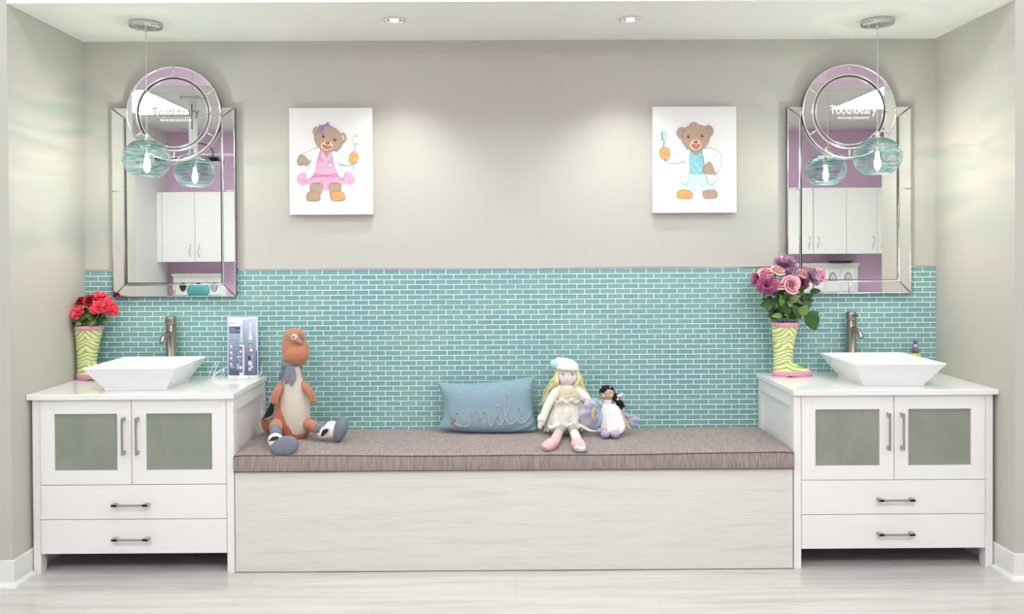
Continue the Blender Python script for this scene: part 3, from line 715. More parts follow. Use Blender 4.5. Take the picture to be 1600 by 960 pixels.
def girl(poly, ell, line, closed):
    # skirt
    closed([(170, 600), (200, 578), (260, 590), (380, 580), (500, 580), (560, 575), (595, 610), (598, 645), (560, 668), (520, 650), (480, 695), (440, 665), (385, 706), (330, 665), (285, 695), (250, 655), (205, 668), (165, 640)], PK, DP)
    random.seed(3)
    for k in range(60):
        u = random.uniform(190, 580); v = random.uniform(600, 655); ell(u, v, 3.4, 3.4, random.choice([PW, DP, LP, VI]))
    closed([(270, 660), (350, 660), (345, 730), (300, 740), (262, 720)], BR, BL, 2); closed([(412, 660), (490, 660), (492, 720), (450, 740), (415, 730)], BR, BL, 2)
    closed([(234, 765), (236, 735), (262, 718), (318, 722), (336, 750), (330, 780), (250, 782)], BR, BL); closed([(422, 765), (424, 735), (452, 715), (505, 720), (526, 750), (520, 778), (440, 782)], OR, BL)
    # torso
    closed([(345, 405), (430, 405), (470, 590), (380, 598), (290, 588), (318, 480)], PK, DP, 2); poly([(352, 405), (425, 405), (392, 470)], BR, False)
    line([(300, 586), (380, 596), (466, 588)], 9, DP)
    # coat
    closed([(345, 388), (300, 400), (195, 445), (205, 470), (250, 495), (270, 478), (262, 520), (232, 570), (245, 628), (290, 585), (318, 480)], CW, CL)
    closed([(425, 405), (455, 415), (500, 448), (572, 446), (575, 518), (500, 515), (480, 500), (500, 545), (528, 575), (508, 622), (475, 590), (440, 490)], CW, CL)
    closed([(250, 550), (282, 560), (272, 590), (244, 578)], CW, CL, 2); closed([(482, 545), (510, 560), (505, 588), (476, 575)], CW, CL, 2)
    line([(215, 440), (240, 455), (300, 458)], 2, CL)
    # paws
    closed([(190, 445), (165, 490), (180, 522), (222, 505), (232, 528), (252, 492), (225, 458)], BR, BL); closed([(570, 445), (560, 490), (575, 508), (610, 505), (630, 470), (622, 435), (595, 420)], OR, BL)
    # wand
    line([(594, 552), (605, 450), (614, 348)], 9, AQ); closed([(610, 440), (590, 465), (585, 500), (615, 502), (630, 470)], OR, BL, 2)
    closed([(592, 310), (618, 320), (644, 308), (645, 340), (632, 376), (620, 350), (608, 372), (592, 340)], PW, CL, 2)
    for a in range(10):
        c, s_ = math.cos(a*.628), math.sin(a*.628); line([(620+34*c, 298+34*s_), (620+52*c, 298+50*s_), (620+70*c, 298+64*s_)], 2.2, SY_)
    poly([(620+(16 if k % 2 == 0 else 8)*math.sin(k*PI/5), 296-(16 if k % 2 == 0 else 8)*math.cos(k*PI/5)) for k in range(10)], SY_, False)
    # stethoscope
    line([(345, 410), (335, 470), (320, 505)], 4, VI); line([(345, 465), (362, 505)], 4, VI); line([(424, 412), (432, 470), (420, 512)], 4, VI); ell(418, 522, 17, 17, CL); ell(418, 522, 11, 11, CW)
    ell(328, 540, 4, 4, DP); ell(352, 540, 4, 4, DP); line([(396, 478), (405, 490), (404, 502)], 3, VI)
    # head
    ell(318, 272, 31, 34, BL); ell(318, 272, 28, 31, BR); ell(515, 318, 26, 34, BL); ell(515, 318, 23, 31, BR); ell(514, 322, 14, 20, MZ)
    closed([(300, 320), (330, 255), (400, 235), (470, 262), (510, 320), (505, 375), (465, 410), (400, 415), (340, 395)], BR, BL)
    face(ell, line, 400, 330, (367, 307), (455, 333), (400, 358), (393, 378, 48, 36, 0) if False else (393, 380, 48, 35))
    line([(400, 366), (399, 376)], 3, DK); closed([(362, 372), (395, 382), (428, 384), (405, 402), (375, 396)], MO, DK, 3)
    # bow
    closed([(372, 232), (335, 225), (345, 255)], VI, VI, 2); closed([(375, 228), (405, 203), (412, 235)], VI, VI, 2); ell(374, 232, 10, 10, VI); line([(370, 238), (345, 265), (325, 290)], 9, VI); line([(374, 238), (362, 262), (352, 290)], 7, VI)
def boy(poly, ell, line, closed):
    # trousers
    closed([(365, 560), (500, 560), (530, 640), (575, 705), (480, 720), (455, 660), (430, 640), (412, 670), (405, 732), (300, 690), (345, 640)], PA, LT, 2)
    closed([(276, 750), (280, 715), (320, 700), (378, 710), (395, 740), (385, 765), (300, 768)], OR, BL); closed([(472, 735), (480, 712), (530, 702), (578, 715), (582, 752), (560, 766), (490, 766)], BR, BL)
    closed([(372, 405), (475, 400), (488, 570), (425, 580), (368, 565)], AQ, LT, 2); random.seed(5)
    for k in range(34): ell(random.uniform(382, 476), random.uniform(430, 562), 4.5, 4, PA)
    poly([(385, 402), (462, 400), (424, 448)], BR, False)
    closed([(375, 398), (340, 405), (292, 432), (222, 408), (205, 492), (270, 505), (336, 490), (325, 560), (302, 625), (350, 658), (370, 570), (372, 460)], CW, CL)
    closed([(470, 395), (545, 392), (600, 430), (618, 480), (605, 540), (570, 583), (560, 570), (585, 625), (525, 660), (495, 575), (480, 470)], CW, CL)
    closed([(315, 570), (342, 575), (334, 622), (308, 612)], CW, CL, 2); closed([(528, 590), (555, 600), (572, 622), (540, 635)], CW, CL, 2)
    line([(545, 470), (560, 448), (585, 440)], 2.5, CL); line([(450, 448), (456, 462)], 3, VI); line([(462, 450), (468, 466)], 3, VI)
    closed([(520, 495), (480, 530), (480, 570), (520, 586), (562, 575), (545, 520)], BR, BL)
    # brush in paw
    line([(182, 340), (176, 370), (182, 485)], 11, LT); closed([(158, 270), (182, 265), (184, 330), (160, 332)], TE, TE, 2); closed([(168, 266), (196, 268), (200, 320), (172, 330)], BS, CL, 2)
    closed([(150, 395), (180, 385), (215, 395), (222, 440), (205, 475), (170, 468), (143, 430)], OR, BL); line([(190, 412), (176, 450)], 3, BL)
    # head
    ell(316, 277, 40, 42, BL); ell(316, 277, 37, 39, BR); ell(316, 278, 22, 24, BL); ell(517, 264, 36, 44, BL); ell(517, 264, 33, 41, BR); ell(517, 266, 19, 26, BL)
    ell(316, 279, 20, 22, BR); ell(517, 268, 17, 24, BR)
    closed([(313, 320), (335, 250), (372, 222), (385, 205), (420, 202), (440, 218), (490, 235), (523, 295), (510, 355), (465, 400), (415, 410), (355, 390)], BR, BL)
    face(ell, line, 418, 320, (364, 305), (468, 299), (418, 345), (418, 368, 44, 42))
    line([(418, 355), (418, 366)], 3, DK); closed([(388, 366), (418, 370), (452, 362), (436, 392), (410, 394)], MO, DK, 3)
canvas(-1.163, -.727, 1.690, 2.250, 'white canvas with a teddy bear in a pink dress and white coat holding a wand', girl, (103, 97, 740, 887))
canvas(.747, 1.187, 1.690, 2.249, 'white canvas with a teddy bear in blue scrubs and white coat raising a toothbrush', boy, (95, 80, 730, 873))
# ================================================================== SMILE PILLOW
def pillow():
    Y0 = -.095
    t = thing('lumbar_pillow', 'blue lumbar pillow with smile written in rope, leaning on the tile', 'pillow', (-.13, -.09, ZC))
    tilt = 1.0
    def P(px, py, dy=0):                      # front face outline point in the pillow's leaning plane
        z = at(px, py, Y0).z; y = Y0 + (.70 - z)*-.22 + dy
        return at(px, py, y)
    # outline control: corners & edge curves measured as px
    TL, TR, BR_, BL_ = (684, 597), (836, 588), (839, 673), (683, 670)
    def outline(u, v):
        # coons patch between four bowed edges
        def top(u): return Vector((TL[0]+(TR[0]-TL[0])*u, TL[1]+(TR[1]-TL[1])*u + 7.0*math.sin(PI*u)**.8*(1-.3*u), 0))
        def bot(u): return Vector((BL_[0]+(BR_[0]-BL_[0])*u, BL_[1]+(BR_[1]-BL_[1])*u + 4.5*math.sin(PI*u)**.7, 0))
        def lef(v): return Vector((TL[0]+(BL_[0]-TL[0])*v + 13*math.sin(PI*v)*(.5+.7*v), TL[1]+(BL_[1]-TL[1])*v, 0))
        def rig(v): return Vector((TR[0]+(BR_[0]-TR[0])*v - 7*math.sin(PI*v), TR[1]+(BR_[1]-TR[1])*v, 0))
        c = (1-v)*top(u)+v*bot(u)+(1-u)*lef(v)+u*rig(v) - ((1-u)*(1-v)*Vector((*TL, 0))+u*(1-v)*Vector((*TR, 0))+(1-u)*v*Vector((*BL_, 0))+u*v*Vector((*BR_, 0)))
        return c
    def puff(u, v):
        a = max(0, 1-(2*u-1)**4); b = max(0, 1-(2*v-1)**4); h = .066*(a*b)**.55
        # creases running from the lower corners
        w1 = math.exp(-((u)**2+(1-v)**2)/.05); w2 = math.exp(-((1-u)**2+(1-v)**2)/.06); w3 = math.exp(-((1-u)**2+v**2)/.04)
        h += .0045*w1*math.sin(30*(u+(1-v)*.4)) + .005*w2*math.sin(44*((1-u)*.6+(1-v))) + .003*w3*math.sin(34*(v+(1-u)*.5))
        h -= .014*math.exp(-((u-.09-.35*(v-.75))/.03)**2)*math.exp(-((v-.84)/.12)**2)
        h += .0016*math.sin(u*37)*math.exp(-((v-.62)/.2)**2)*a
        return h
    def front(u, v, s=1):
        c = outline(u, v); h = puff(u, v) if s > 0 else .6*puff(u, v)
        p = P(c.x, c.y); return Vector((p.x, p.y - h*s, p.z))
    mb = MB().grid(lambda u, v: front(u, v), 70, 44); mb.grid(lambda u, v: front(u, v, -.55), 40, 26)
    mb.build('cover', m_pill, t, weld=False)
    E_ = [front(u, 0) for u in lsp(0, 1, 30)] + [front(1, v) for v in lsp(0, 1, 20)][1:] + [front(u, 1) for u in lsp(1, 0, 30)][1:] + [front(0, v) for v in lsp(1, 0, 20)][1:]
    MB().rods(E_, .0022).build('seam', m_pill, t)
    # rope letters; pixel strokes from the photograph projected on the puffed face
    def on(cx, cy):
        px, py = 680 + cx/9.41, 580 + cy/9.41
        best = None
        u = (px-684)/154; v = (py-596)/78
        for _ in range(25):
            c = outline(u, v); u += (px-c.x)/160*.9; v += (py-c.y)/84*.9
        p = front(min(.98, max(.02, u)), min(.98, max(.02, v))); return Vector((p.x, p.y-.0022, p.z))
    strokes = [[(245, 730), (285, 690), (300, 610), (335, 572), (375, 610), (405, 690), (408, 745), (370, 780), (300, 775), (262, 735), (330, 755), (420, 785), (490, 770), (525, 700), (545, 570)],
               [(545, 570), (540, 660), (575, 575), (620, 552), (655, 580), (665, 660), (655, 755), (668, 690), (690, 590), (735, 552), (775, 590), (785, 700), (800, 768), (850, 740), (880, 660), (905, 580)],
               [(905, 580), (900, 680), (920, 750), (970, 745), (1030, 640), (1085, 500), (1090, 360), (1055, 303), (1018, 340), (1005, 470), (1020, 610), (1050, 710), (1100, 750), (1160, 715), (1225, 640), (1255, 570), (1235, 512), (1195, 535), (1178, 620), (1205, 710), (1270, 738), (1340, 700), (1380, 640), (1395, 580)]]
    m_rope = mat('grey_rope', 'aeb0ad', .8, var=.15, scale=(300, 300, 300)); m_twine = mat('tan_twine', 'b0876a', .9)
    for s_ in strokes: MB().tube([on(*q) for q in s_], .0031, n=8, sm=7).build('rope_lettering', m_rope, t)
    MB().ell(on(908, 482), (.007, .005, .007)).build('rope_dot', m_rope, t)
    for q in ((545, 620), (660, 680), (905, 640), (285, 700), (265, 730)):
        MB().tube([on(q[0]+4, q[1]-28)+Vector((0, -.001, 0)), on(q[0], q[1])+Vector((0, -.0015, 0)), on(q[0]-4, q[1]+28)+Vector((0, -.001, 0))], .0042, n=7, sm=3).build('twine_binding', m_twine, t)
pillow()

# ================================================================== PLUSH DINOSAUR
m_terra = mat('terracotta_cotton', 'bb7c5e', .85, var=.05, scale=(120, 120, 120), bump=.2, bscale=(500, 500, 500), bdist=.0006, sheen=.2)
m_terrd = mat('russet_cotton', 'bb6f52', .85, var=.05, scale=(120, 120, 120), sheen=.2)
m_belly = mat('cream_linen', 'd3cabb', .9, var=.05, scale=(200, 200, 40), bump=.3, bscale=(600, 600, 600), bdist=.0006)
m_greyc = mat('blue_grey_cotton', '7b808f', .9, var=.06, scale=(150, 150, 150), bump=.2, bscale=(500, 500, 500))
m_navy = mat('navy_cloth', '2c2d3a', .85); m_white = mat('white_cloth', 'eeebe6', .85, var=.03, bump=.15, bscale=(300, 300, 300)); m_tan = mat('tan_patch', 'cdb296', .85)
m_thread = mat('cream_thread', 'eddcc6', .8)
def dino():
    Y = -.235
    t = thing('plush_dinosaur', 'terracotta plush dinosaur with cream belly seated at the left end of the bench', 'soft toy', (at(462, 686, Y).x, Y, ZC))
    A = lambda x, y, d=0: at(x, y, Y+d)
    k = pxm(Y)
    secs = []
    for py, xa, xb, fl in ((688, 448, 474, .8), (685, 430, 482, .8), (678, 425, 485, .8), (664, 424.5, 486, .78), (648, 427, 485, .76), (630, 432, 482, .72), (612, 437, 478, .7), (596, 441, 473.5, .7), (582, 444, 470, .75), (566, 445, 468, .85), (552, 446, 466, .9)):
        c = A((xa+xb)/2, py); secs.append((c.x, Y + (.012 if py < 640 else 0), c.z, (xb-xa)/2*k, (xb-xa)/2*k*fl))
    secs[0] = (*secs[0][:2], ZC+.001, secs[0][3], secs[0][4])
    MB().loft(secs[::1], 36).build('body', m_terrd, t, smooth_it=3)
    # cream belly panel, a padded shell on the front
    bs = []
    for py, xa, xb in ((678, 440, 480), (674, 438, 482), (660, 437, 484), (640, 438, 483.5), (618, 440, 480), (600, 443, 475), (585, 446, 470), (572, 449, 468)):
        c = A((xa+xb)/2, py); r = (xb-xa)/2*k; bs.append((c.x+.002, Y-.006, c.z, r*1.02, r*.86+.004))
    MB().loft(bs, 30, ang=(PI*.985, PI*2.02), cap=False).build('belly_panel', m_belly, t, solid=.002)
    # head: one continuous padded form
    h = MB(); c = A(456, 541); h.ell(c, (15.5*k, 13*k, 26*k), rot=(0, .08, 0)); c = A(460, 527); h.ell(c, (17*k, 14*k, 14*k))
    c = A(465, 553); h.ell(c+Vector((0, -.006, 0)), (19*k, 18*k, 18.5*k)); c = A(470, 545); h.ell(c, (13*k, 13*k, 16*k)); c = A(452, 558); h.ell(c, (11*k, 11*k, 12*k))
    c = A(467, 532); h.ell(c+Vector((.004, -.034, 0)), (9.5*k, 8*k, 4.0*k), rot=(0, .45, 0))
    ho = h.build('head', m_terra, t, remesh=.0042, smooth_it=10)
    c = A(473, 529, -.012); MB().tube([A(467, 520, -.03), A(472, 528, -.034), A(474, 540, -.03)], [.002, .006, .002], n=8, flat=.5).build('brow_patch', m_greyc, ho)
    e = A(459, 527, -.064)
    MB().lathe([(.0003, -.0035), (.0105, -.0026), (.0145, 0), (.014, .012)], e, 24, axis='y').build('eye', m_white, ho)
    MB().lathe([(.0066, -.0042), (.0078, -.0044), (.0085, -.0036), (.0078, -.003)], e, 24, axis='y').build('eye_ring', m_navy, ho)
    MB().lathe([(.0003, -.0062), (.0028, -.0052), (.0032, -.0035)], e, 14, axis='y').build('pupil', m_dark, ho)
    # scarf
    c = A(455, 571); MB().loft([(A(455, 577).x, Y+.01, A(455, 577).z, .049, .044), (c.x, Y+.008, c.z, .050, .045), (A(454, 563).x, Y+.006, A(454, 563).z, .044, .04)], 28, cap=False).build('scarf_band', m_greyc, t, solid=.004, smooth_it=2)
    for pts, w_ in (([(452, 572, -.048), (449, 584, -.056), (446, 601, -.062)], [.012, .017, .016, .004]), ([(457, 574, -.05), (457, 588, -.058), (455, 603, -.066)], [.011, .016, .018, .004]), ([(447, 573, -.02), (441, 584, -.02), (437, 594, -.012)], [.008, .013, .006])):
        MB().tube([A(*q) for q in pts], w_, n=14, flat=.22, upv=(0, 1, 0), cap=False).build('scarf_tail', m_greyc, t)
    # arms with stitched edge
    for pts, st, hand in (([(442, 598, -.02), (436, 608, -.05), (429, 622, -.06)], [(441, 602), (437, 612), (433, 624)], [(423, 627), (427, 628.5), (432, 628)]), ([(471, 598, -.02), (480, 608, -.045), (488, 621, -.05)], [(474, 601), (482, 612), (487, 624)], [(485, 628), (489, 628.5), (493, 626)])):
        ar = MB().tube([A(*q) for q in pts], [.012, .019, .023, .017], n=16, flat=.6, upv=(0, 1, 0)).build('arm', m_terra, t)
        fm = MB()
        for hx, hy in hand: fm.tube([A(pts[-1][0]+(hx-pts[-1][0])*.6, 622, pts[-1][2]), A(hx, hy+2.2, pts[-1][2]-.006)], [.0095, .0055], n=8)
        fm.build('claw', m_terra, ar)
        L = catmull([A(*q, pts[-1][2]-.0185) for q in st], 6); sm_ = MB()
        for i in range(0, len(L)-1): sm_.tube([L[i], L[i]+(L[i+1]-L[i])*.55], .0012, n=5, sm=1, cap=False)
        sm_.build('stitching', m_thread, ar)
    # legs, socks, shoes
    def foot(leg, lr, sock, shoe, sc_, sr, srot, pc, prot):
        lg = MB().tube([A(*q) for q in leg], lr, n=18).build('leg', m_terra, t)
        MB().tube([A(*q) for q in sock], [.026, .029, .029], n=18, cap=False, sm=3).build('sock', m_greyc, lg)
        s_ = MB()
        for q, r_, ro_ in shoe: s_.ell(A(*q), r_, rot=ro_)
        so = s_.build('shoe', m_white, lg, remesh=.004, smooth_it=6)
        MB().ell(A(*sc_), sr, rot=srot).build('sole', m_greyc, so)
        MB().tube([A(*q) for q in pc], prot, n=12, flat=.35, upv=(0, 1, 0)).build('appliqué'.replace('é', 'e'), m_navy, so)
    foot([(432, 664, -.05), (431, 669, -.14), (431, 677, -.23)], [.032, .031, .026], [(430, 671, -.21), (431, 677, -.24), (431, 681, -.26)],
         [((430, 688, -.27), (.034, .04, .034), (0, 0, 0)), ((438, 694, -.275), (.045, .035, .036), (0, .3, 0))],
         (445, 697.5, -.302), (.068, .020, .046), (0, -.28, 0), [(421, 690, -.302), (427, 686, -.31), (434, 684, -.308)], [.004, .010, .006])
    foot([(480, 662, -.03), (490, 667, -.07), (501, 672, -.09)], [.030, .028, .025], [(496, 668, -.08), (501, 670, -.09), (505, 671, -.10)],
         [((506, 676, -.09), (.036, .034, .032), (0, .2, 0)), ((518, 672, -.095), (.04, .034, .045), (0, .35, 0))],
         (532, 671, -.110), (.034, .030, .066), (0, .30, 0), [(503, 681, -.128), (507, 675, -.134), (512, 672, -.135)], [.006, .012, .006])
    # tail and back spikes at the left
    MB().tube([A(436, 660, .05), (A(424, 668, .07)), A(416, 666, .07), A(410, 656, .06)], [.04, .03, .022, .008], n=16).build('tail', m_terrd, t)
    for a, b, c_, m_ in (((430, 618, .02), (427, 646, .03), (411, 654, .03), m_navy), ((425, 640, .03), (421, 656, .035), (408, 651, .035), m_tan), ((428, 634, .02), (424, 650, .03), (409, 656, .03), m_navy)):
        V = [A(*a), A(*b), A(*c_)]; mb = MB(); d = Vector((0, .006, 0))
        mb._add([v-d for v in V]+[v+d for v in V], [(0, 1, 2), (5, 4, 3), (0, 3, 4, 1), (1, 4, 5, 2), (2, 5, 3, 0)], False); mb.build('back_spike', m_, t, bevel=.002)
dino()

# ================================================================== DOLLS
m_creamk = mat('cream_knit', 'f6f2e8', .9, var=.03, scale=(200, 200, 200), bump=.3, bscale=(450, 450, 450), bdist=.0008, sheen=.2)
m_facec = mat('pale_face_cloth', 'f0e8e4', .9, var=.01)
m_blond = mat('yellow_yarn', 'efe8ac', .9, var=.10, scale=(400, 400, 20), bump=.5, bscale=(500, 500, 15), bdist=.001)
m_satin = mat('champagne_satin', 'e5dcb9', .35, var=.08)
m_beige = mat('beige_bodice', 'dcd3bd', .8, var=.05, scale=(100, 100, 100)); m_pinkc = mat('pink_felt', 'f2bcc2', .9, var=.04); m_greys = mat('grey_knit', 'a9aca4', .95, var=.06, scale=(300, 300, 300))
m_silvc = mat('silver_vinyl', 'd2d2d0', .35, .6, var=.1); m_bluec = mat('pale_blue_plush', 'b5e0e6', .95, bump=.6, bscale=(300, 300, 300), bdist=.002)
m_hat = mat('ivory_fleece', 'f6f2e6', .95, bump=.4, bscale=(260, 260, 260), bdist=.0015, sheen=.3); m_lip = mat('rose_thread', 'd79aa2', .8); m_eyec = mat('grey_eye_thread', '7c7a80', .8)
def tulle(name, c, al, mscale=60):
    q = NT(name); b = q.b; b.inputs['Base Color'].default_value = lin(c); b.inputs['Roughness'].default_value = .8
    n = q.noise(q.coord((mscale, mscale, 12)), 1, 4, .6); q.l(q.ramp(n, [(.3, (al[0],)*3+(1,)), (.7, (al[1],)*3+(1,))]), b.inputs['Alpha']); return q.m
m_tulle = tulle('ivory_tulle', 'f3ede4', (.45, .8), 22); m_ltul = tulle('lavender_tulle', 'd3c8e6', (.4, .7), 14); m_btul = tulle('blue_tulle', 'b9d2e2', (.45, .75), 14)
def skirt(mb, A, top, bot, nfold, amp, yd, depth, nu=90, nv=12):
    """A draped half-cone between a top px span and a bottom px span: (xa,xb,y)"""
    (ta, tb, ty), (ba, bb, by) = top, bot
    def fn(u, v):
        a = PI + PI*1.0*u                       # front half sweep
        x = (ta+tb)/2+(ba+bb-ta-tb)/2*v + ((tb-ta)/2*(1-v)+(bb-ba)/2*v**.8)*math.cos(a)*1.0
        y = ty+(by-ty)*v + (1.2*math.sin(nfold*a*1.7))*v
        dd = -(yd + (depth*v**.8))*abs(math.sin(a)) + amp*v*math.sin(nfold*a)
        return A(x, y, dd)
    return mb.grid(fn, nu, nv)
def doll_big():
    Y = -.125
    t = thing('rag_doll', 'large cream rag doll with long yellow hair, bobble hat and pink shoes', 'doll', (at(885, 676, Y).x, Y, ZC))
    A = lambda x, y, d=0: at(x, y, Y+d)
    k = pxm(Y)
    body = MB(); body.tube([A(886, 600), A(886, 606), A(887, 622), A(887, 645), A(887, 664)], [.03, .046, .054, .062, .068], n=22, flat=.8); body.build('body', m_creamk, t)
    h = MB().ell(A(886.5, 589, -.01), (16*k, .045, 13.5*k)); h.ell(A(886.5, 584, -.01), (15*k, .042, 13*k)); ho = h.build('head', m_facec, t, remesh=.004, smooth_it=6)
    for ex in (879.5, 894.5): 
        MB().ell(A(ex, 585.5, -.0545), (.0042, .002, .0055)).build('eye', m_eyec, ho); MB().tube([A(ex-3.4, 584.4, -.052), A(ex-1, 583, -.0555), A(ex+1.5, 584, -.0555)], .0009, n=6).build('eyelash', m_eyec, ho)
    MB().ell(A(886, 596, -.0548), (.0045, .0018, .0025)).build('mouth', m_lip, ho); MB().ell(A(886.3, 591.6, -.0562), (.002, .001, .0012)).build('nose', m_lip, ho)
    # hat
    hat = MB(); hat.loft([(A(887, 577).x, Y-.01, A(887, 577.5).z, 16.4*k, .052), (A(887, 574).x, Y-.01, A(887, 574).z, 17.2*k, .054), (A(887, 570).x, Y-.01, A(887, 570).z, 16.3*k, .052), (A(886, 566).x, Y-.008, A(886, 566).z, 14.5*k, .047), (A(882, 562).x, Y-.006, A(882, 562).z, 11.5*k, .036), (A(878, 559.5).x, Y-.004, A(878, 559.5).z, 6.5*k, .02)], 32)
    hat.ell(A(873, 565, -.01), (6*k, .02, 7*k)); ha = hat.build('hat', m_hat, t, remesh=.004, smooth_it=6)
    MB().tube([A(871, 575, -.02), A(879, 576.2, -.056), A(887, 576.4, -.066), A(895, 577, -.056), A(903, 578.5, -.02)], [.008, .010, .010, .009], n=12).build('hat_brim', m_hat, ha)
    MB().ell(A(866, 569, -.01), (6.6*k, .02, 7.4*k)).build('pompom', m_bluec, ha)
    # hair: bundles of yarn strands
    def hair(paths, rr):
        random.seed(11); mb = MB()
        for k_ in range(rr[0]):
            for P in paths:
                j = [(random.uniform(-rr[1], rr[1])*(i/(len(P)-1)+.25), random.uniform(-.5, .5), random.uniform(-.01, .01)) for i in range(len(P))]
                mb.tube([A(p[0]+q[0], p[1]+q[1], p[2]+q[2]) for p, q in zip(P, j)], [.0032, .0030, .002], n=6, sm=4)
        return mb
    hair([[(872, 579, -.005), (867, 592, -.01), (862, 604, .0), (853, 622, .02), (848, 634, .03)], [(872, 580, -.02), (869, 594, -.03), (868, 602, -.03), (860, 612, .01)], [(873, 582, .01), (862, 600, .03), (854, 616, .035)]], (13, 5.5)).build('hair_bunch', m_blond, t)
    hair([[(902, 579, -.01), (907, 590, -.02), (907, 602, -.02), (910, 611, -.01)], [(902, 580, -.02), (902, 594, -.03), (900, 605, -.03)], [(902, 582, .0), (908, 596, .01), (911, 606, .02), (918, 618, .02)]], (12, 4)).build('hair_bunch', m_blond, t)
    # arms
    for P, R in (([(873, 607, -.01), (866, 617, -.02), (856, 634, -.035), (849, 652, -.045), (846, 662, -.05)], [.024, .024, .022, .019, .016]), ([(900, 607, -.01), (908, 615, -.02), (918, 625, -.03), (922, 632, -.02)], [.024, .023, .021, .016])):
        ar = MB().tube([A(*q) for q in P], R, n=16).build('arm', m_creamk, t)
        if P[0][0] < 880:
            MB().tube([A(847, 653, -.045), A(846, 656, -.048)], [.0235, .0225], n=16, sm=1).build('cuff', m_creamk, ar); MB().tube([A(845, 660, -.05), A(843.5, 668, -.05)], [.015, .014, .011], n=12).build('hand', m_creamk, ar)
    # dress
    bd = MB(); bd.tube([A(887, 606.5, -.004), A(887, 612, -.006), A(887, 626, -.006)], [.051, .057, .061], n=26, flat=.86, cap=False, sm=4); bd.build('bodice', m_beige, t)
    sk = MB(); skirt(sk, A, (870, 904, 624), (851, 915, 667), 9, .010, .052, .085); skirt(sk, A, (872, 902, 622), (849, 912, 674), 11, .012, .048, .065); skirt(sk, A, (866, 909, 626), (862, 916, 655), 8, .010, .058, .055)
    sk.build('tulle_skirt', m_tulle, t)
    us = MB(); skirt(us, A, (873, 901, 626), (858, 908, 669), 8, .008, .044, .07); us.build('underskirt', m_beige, t)
    fr = MB(); P = [A(868+i*2.9, 627+2.2*math.sin(i*1.3), -.062-.02*math.sin(i/13*PI)+.004*math.sin(i*2.1)) for i in range(14)]; fr.tube(P, [.006, .011, .008, .011, .006], n=10, sm=5); fr.build('waist_ruffle', m_tulle, t)
    hem = MB(); P = [A(858+i*3.2, 667+2*math.sin(i*1.1), -.10-.02*math.sin(i/15*PI)) for i in range(16)]; hem.tube(P, [.008, .014, .012, .014, .008], n=10, sm=5); hem.build('satin_hem', m_creamk, t)
    MB().tube([A(906, 664, -.09), A(914, 669, -.12), A(923, 673, -.13), A(931, 674, -.13)], [.016, .014, .010, .004], n=12, flat=.4, upv=(0, 0, 1)).build('tulle_train', m_tulle, t)
    for P in ([(873, 611, -.062), (880, 613, -.069), (888, 613.5, -.072), (896, 611, -.064)], [(876, 619, -.066), (886, 620.5, -.073), (897, 618, -.066)], [(890, 620, -.074), (901, 616, -.068), (907, 611, -.055)], [(893, 621, -.074), (903, 624, -.07), (914, 622, -.06)], [(868, 619, -.055), (863, 630, -.07), (858, 640, -.075)], [(897, 618, -.072), (905, 621, -.066), (910, 628, -.062)]):
        MB().tube([A(*q) for q in P], .0019, n=6).build('ribbon', m_satin, t)
    # legs
    for P, shoe in (([(881, 668, -.10), (874, 674, -.17), (869, 684, -.25), (866, 692, -.34)], 0), ([(893, 668, -.10), (896, 674, -.17), (900, 684, -.25), (902, 690, -.34)], 1)):
        lg = MB().tube([A(*q) for q in P[:3]], [.024, .0225, .0215], n=16).build('leg', m_greys, t)
        MB().tube([A(P[1][0]+(P[2][0]-P[1][0])*.45, P[1][1]+(P[2][1]-P[1][1])*.45, -.21), A(*P[2]), A(*P[3])], [.0225, .0235, .022], n=16, sm=4).build('boot_shaft', m_white if shoe else m_pinkc, lg)
        s_ = MB(); 
        if shoe: s_.ell(A(903, 694, -.375), (.034, .036, .028)); s_.ell(A(907, 697, -.385), (.028, .03, .024))
        else: s_.ell(A(857, 696, -.375), (.034, .036, .026), rot=(0, -.45, 0)); s_.ell(A(862, 694, -.36), (.024, .03, .03))
        so = s_.build('shoe', m_pinkc, lg, remesh=.004, smooth_it=5)
        if shoe: MB().ell(A(907, 702, -.405), (.034, .016, .016), rot=(0, .05, 0)).ell(A(901, 700, -.406), (.016, .015, .014)).ell(A(912, 701.5, -.404), (.014, .014, .016)).build('shoe_trim', m_silvc, so)
        else: MB().tube([A(844.5, 691.5, -.390), A(852, 699, -.412), A(863, 706, -.392)], [.002, .003, .002], n=8).build('sole_seam', m_silvc, so)
doll_big()
m_brown = mat('tan_skin_cloth', 'c0a68f', .9, var=.02); m_hairb = mat('black_yarn', '121114', .9, var=.1, bump=.8, bscale=(300, 300, 300), bdist=.003); m_dressw = mat('white_cotton_dress', 'f3f0f1', .85, var=.02, bump=.5, bscale=(32, 32, 32), bdist=.012)
m_lav = mat('lavender_felt', 'b3a8c6', .9, var=.05); m_pinkb = mat('pale_pink_cloth', 'ecd3dd', .85)
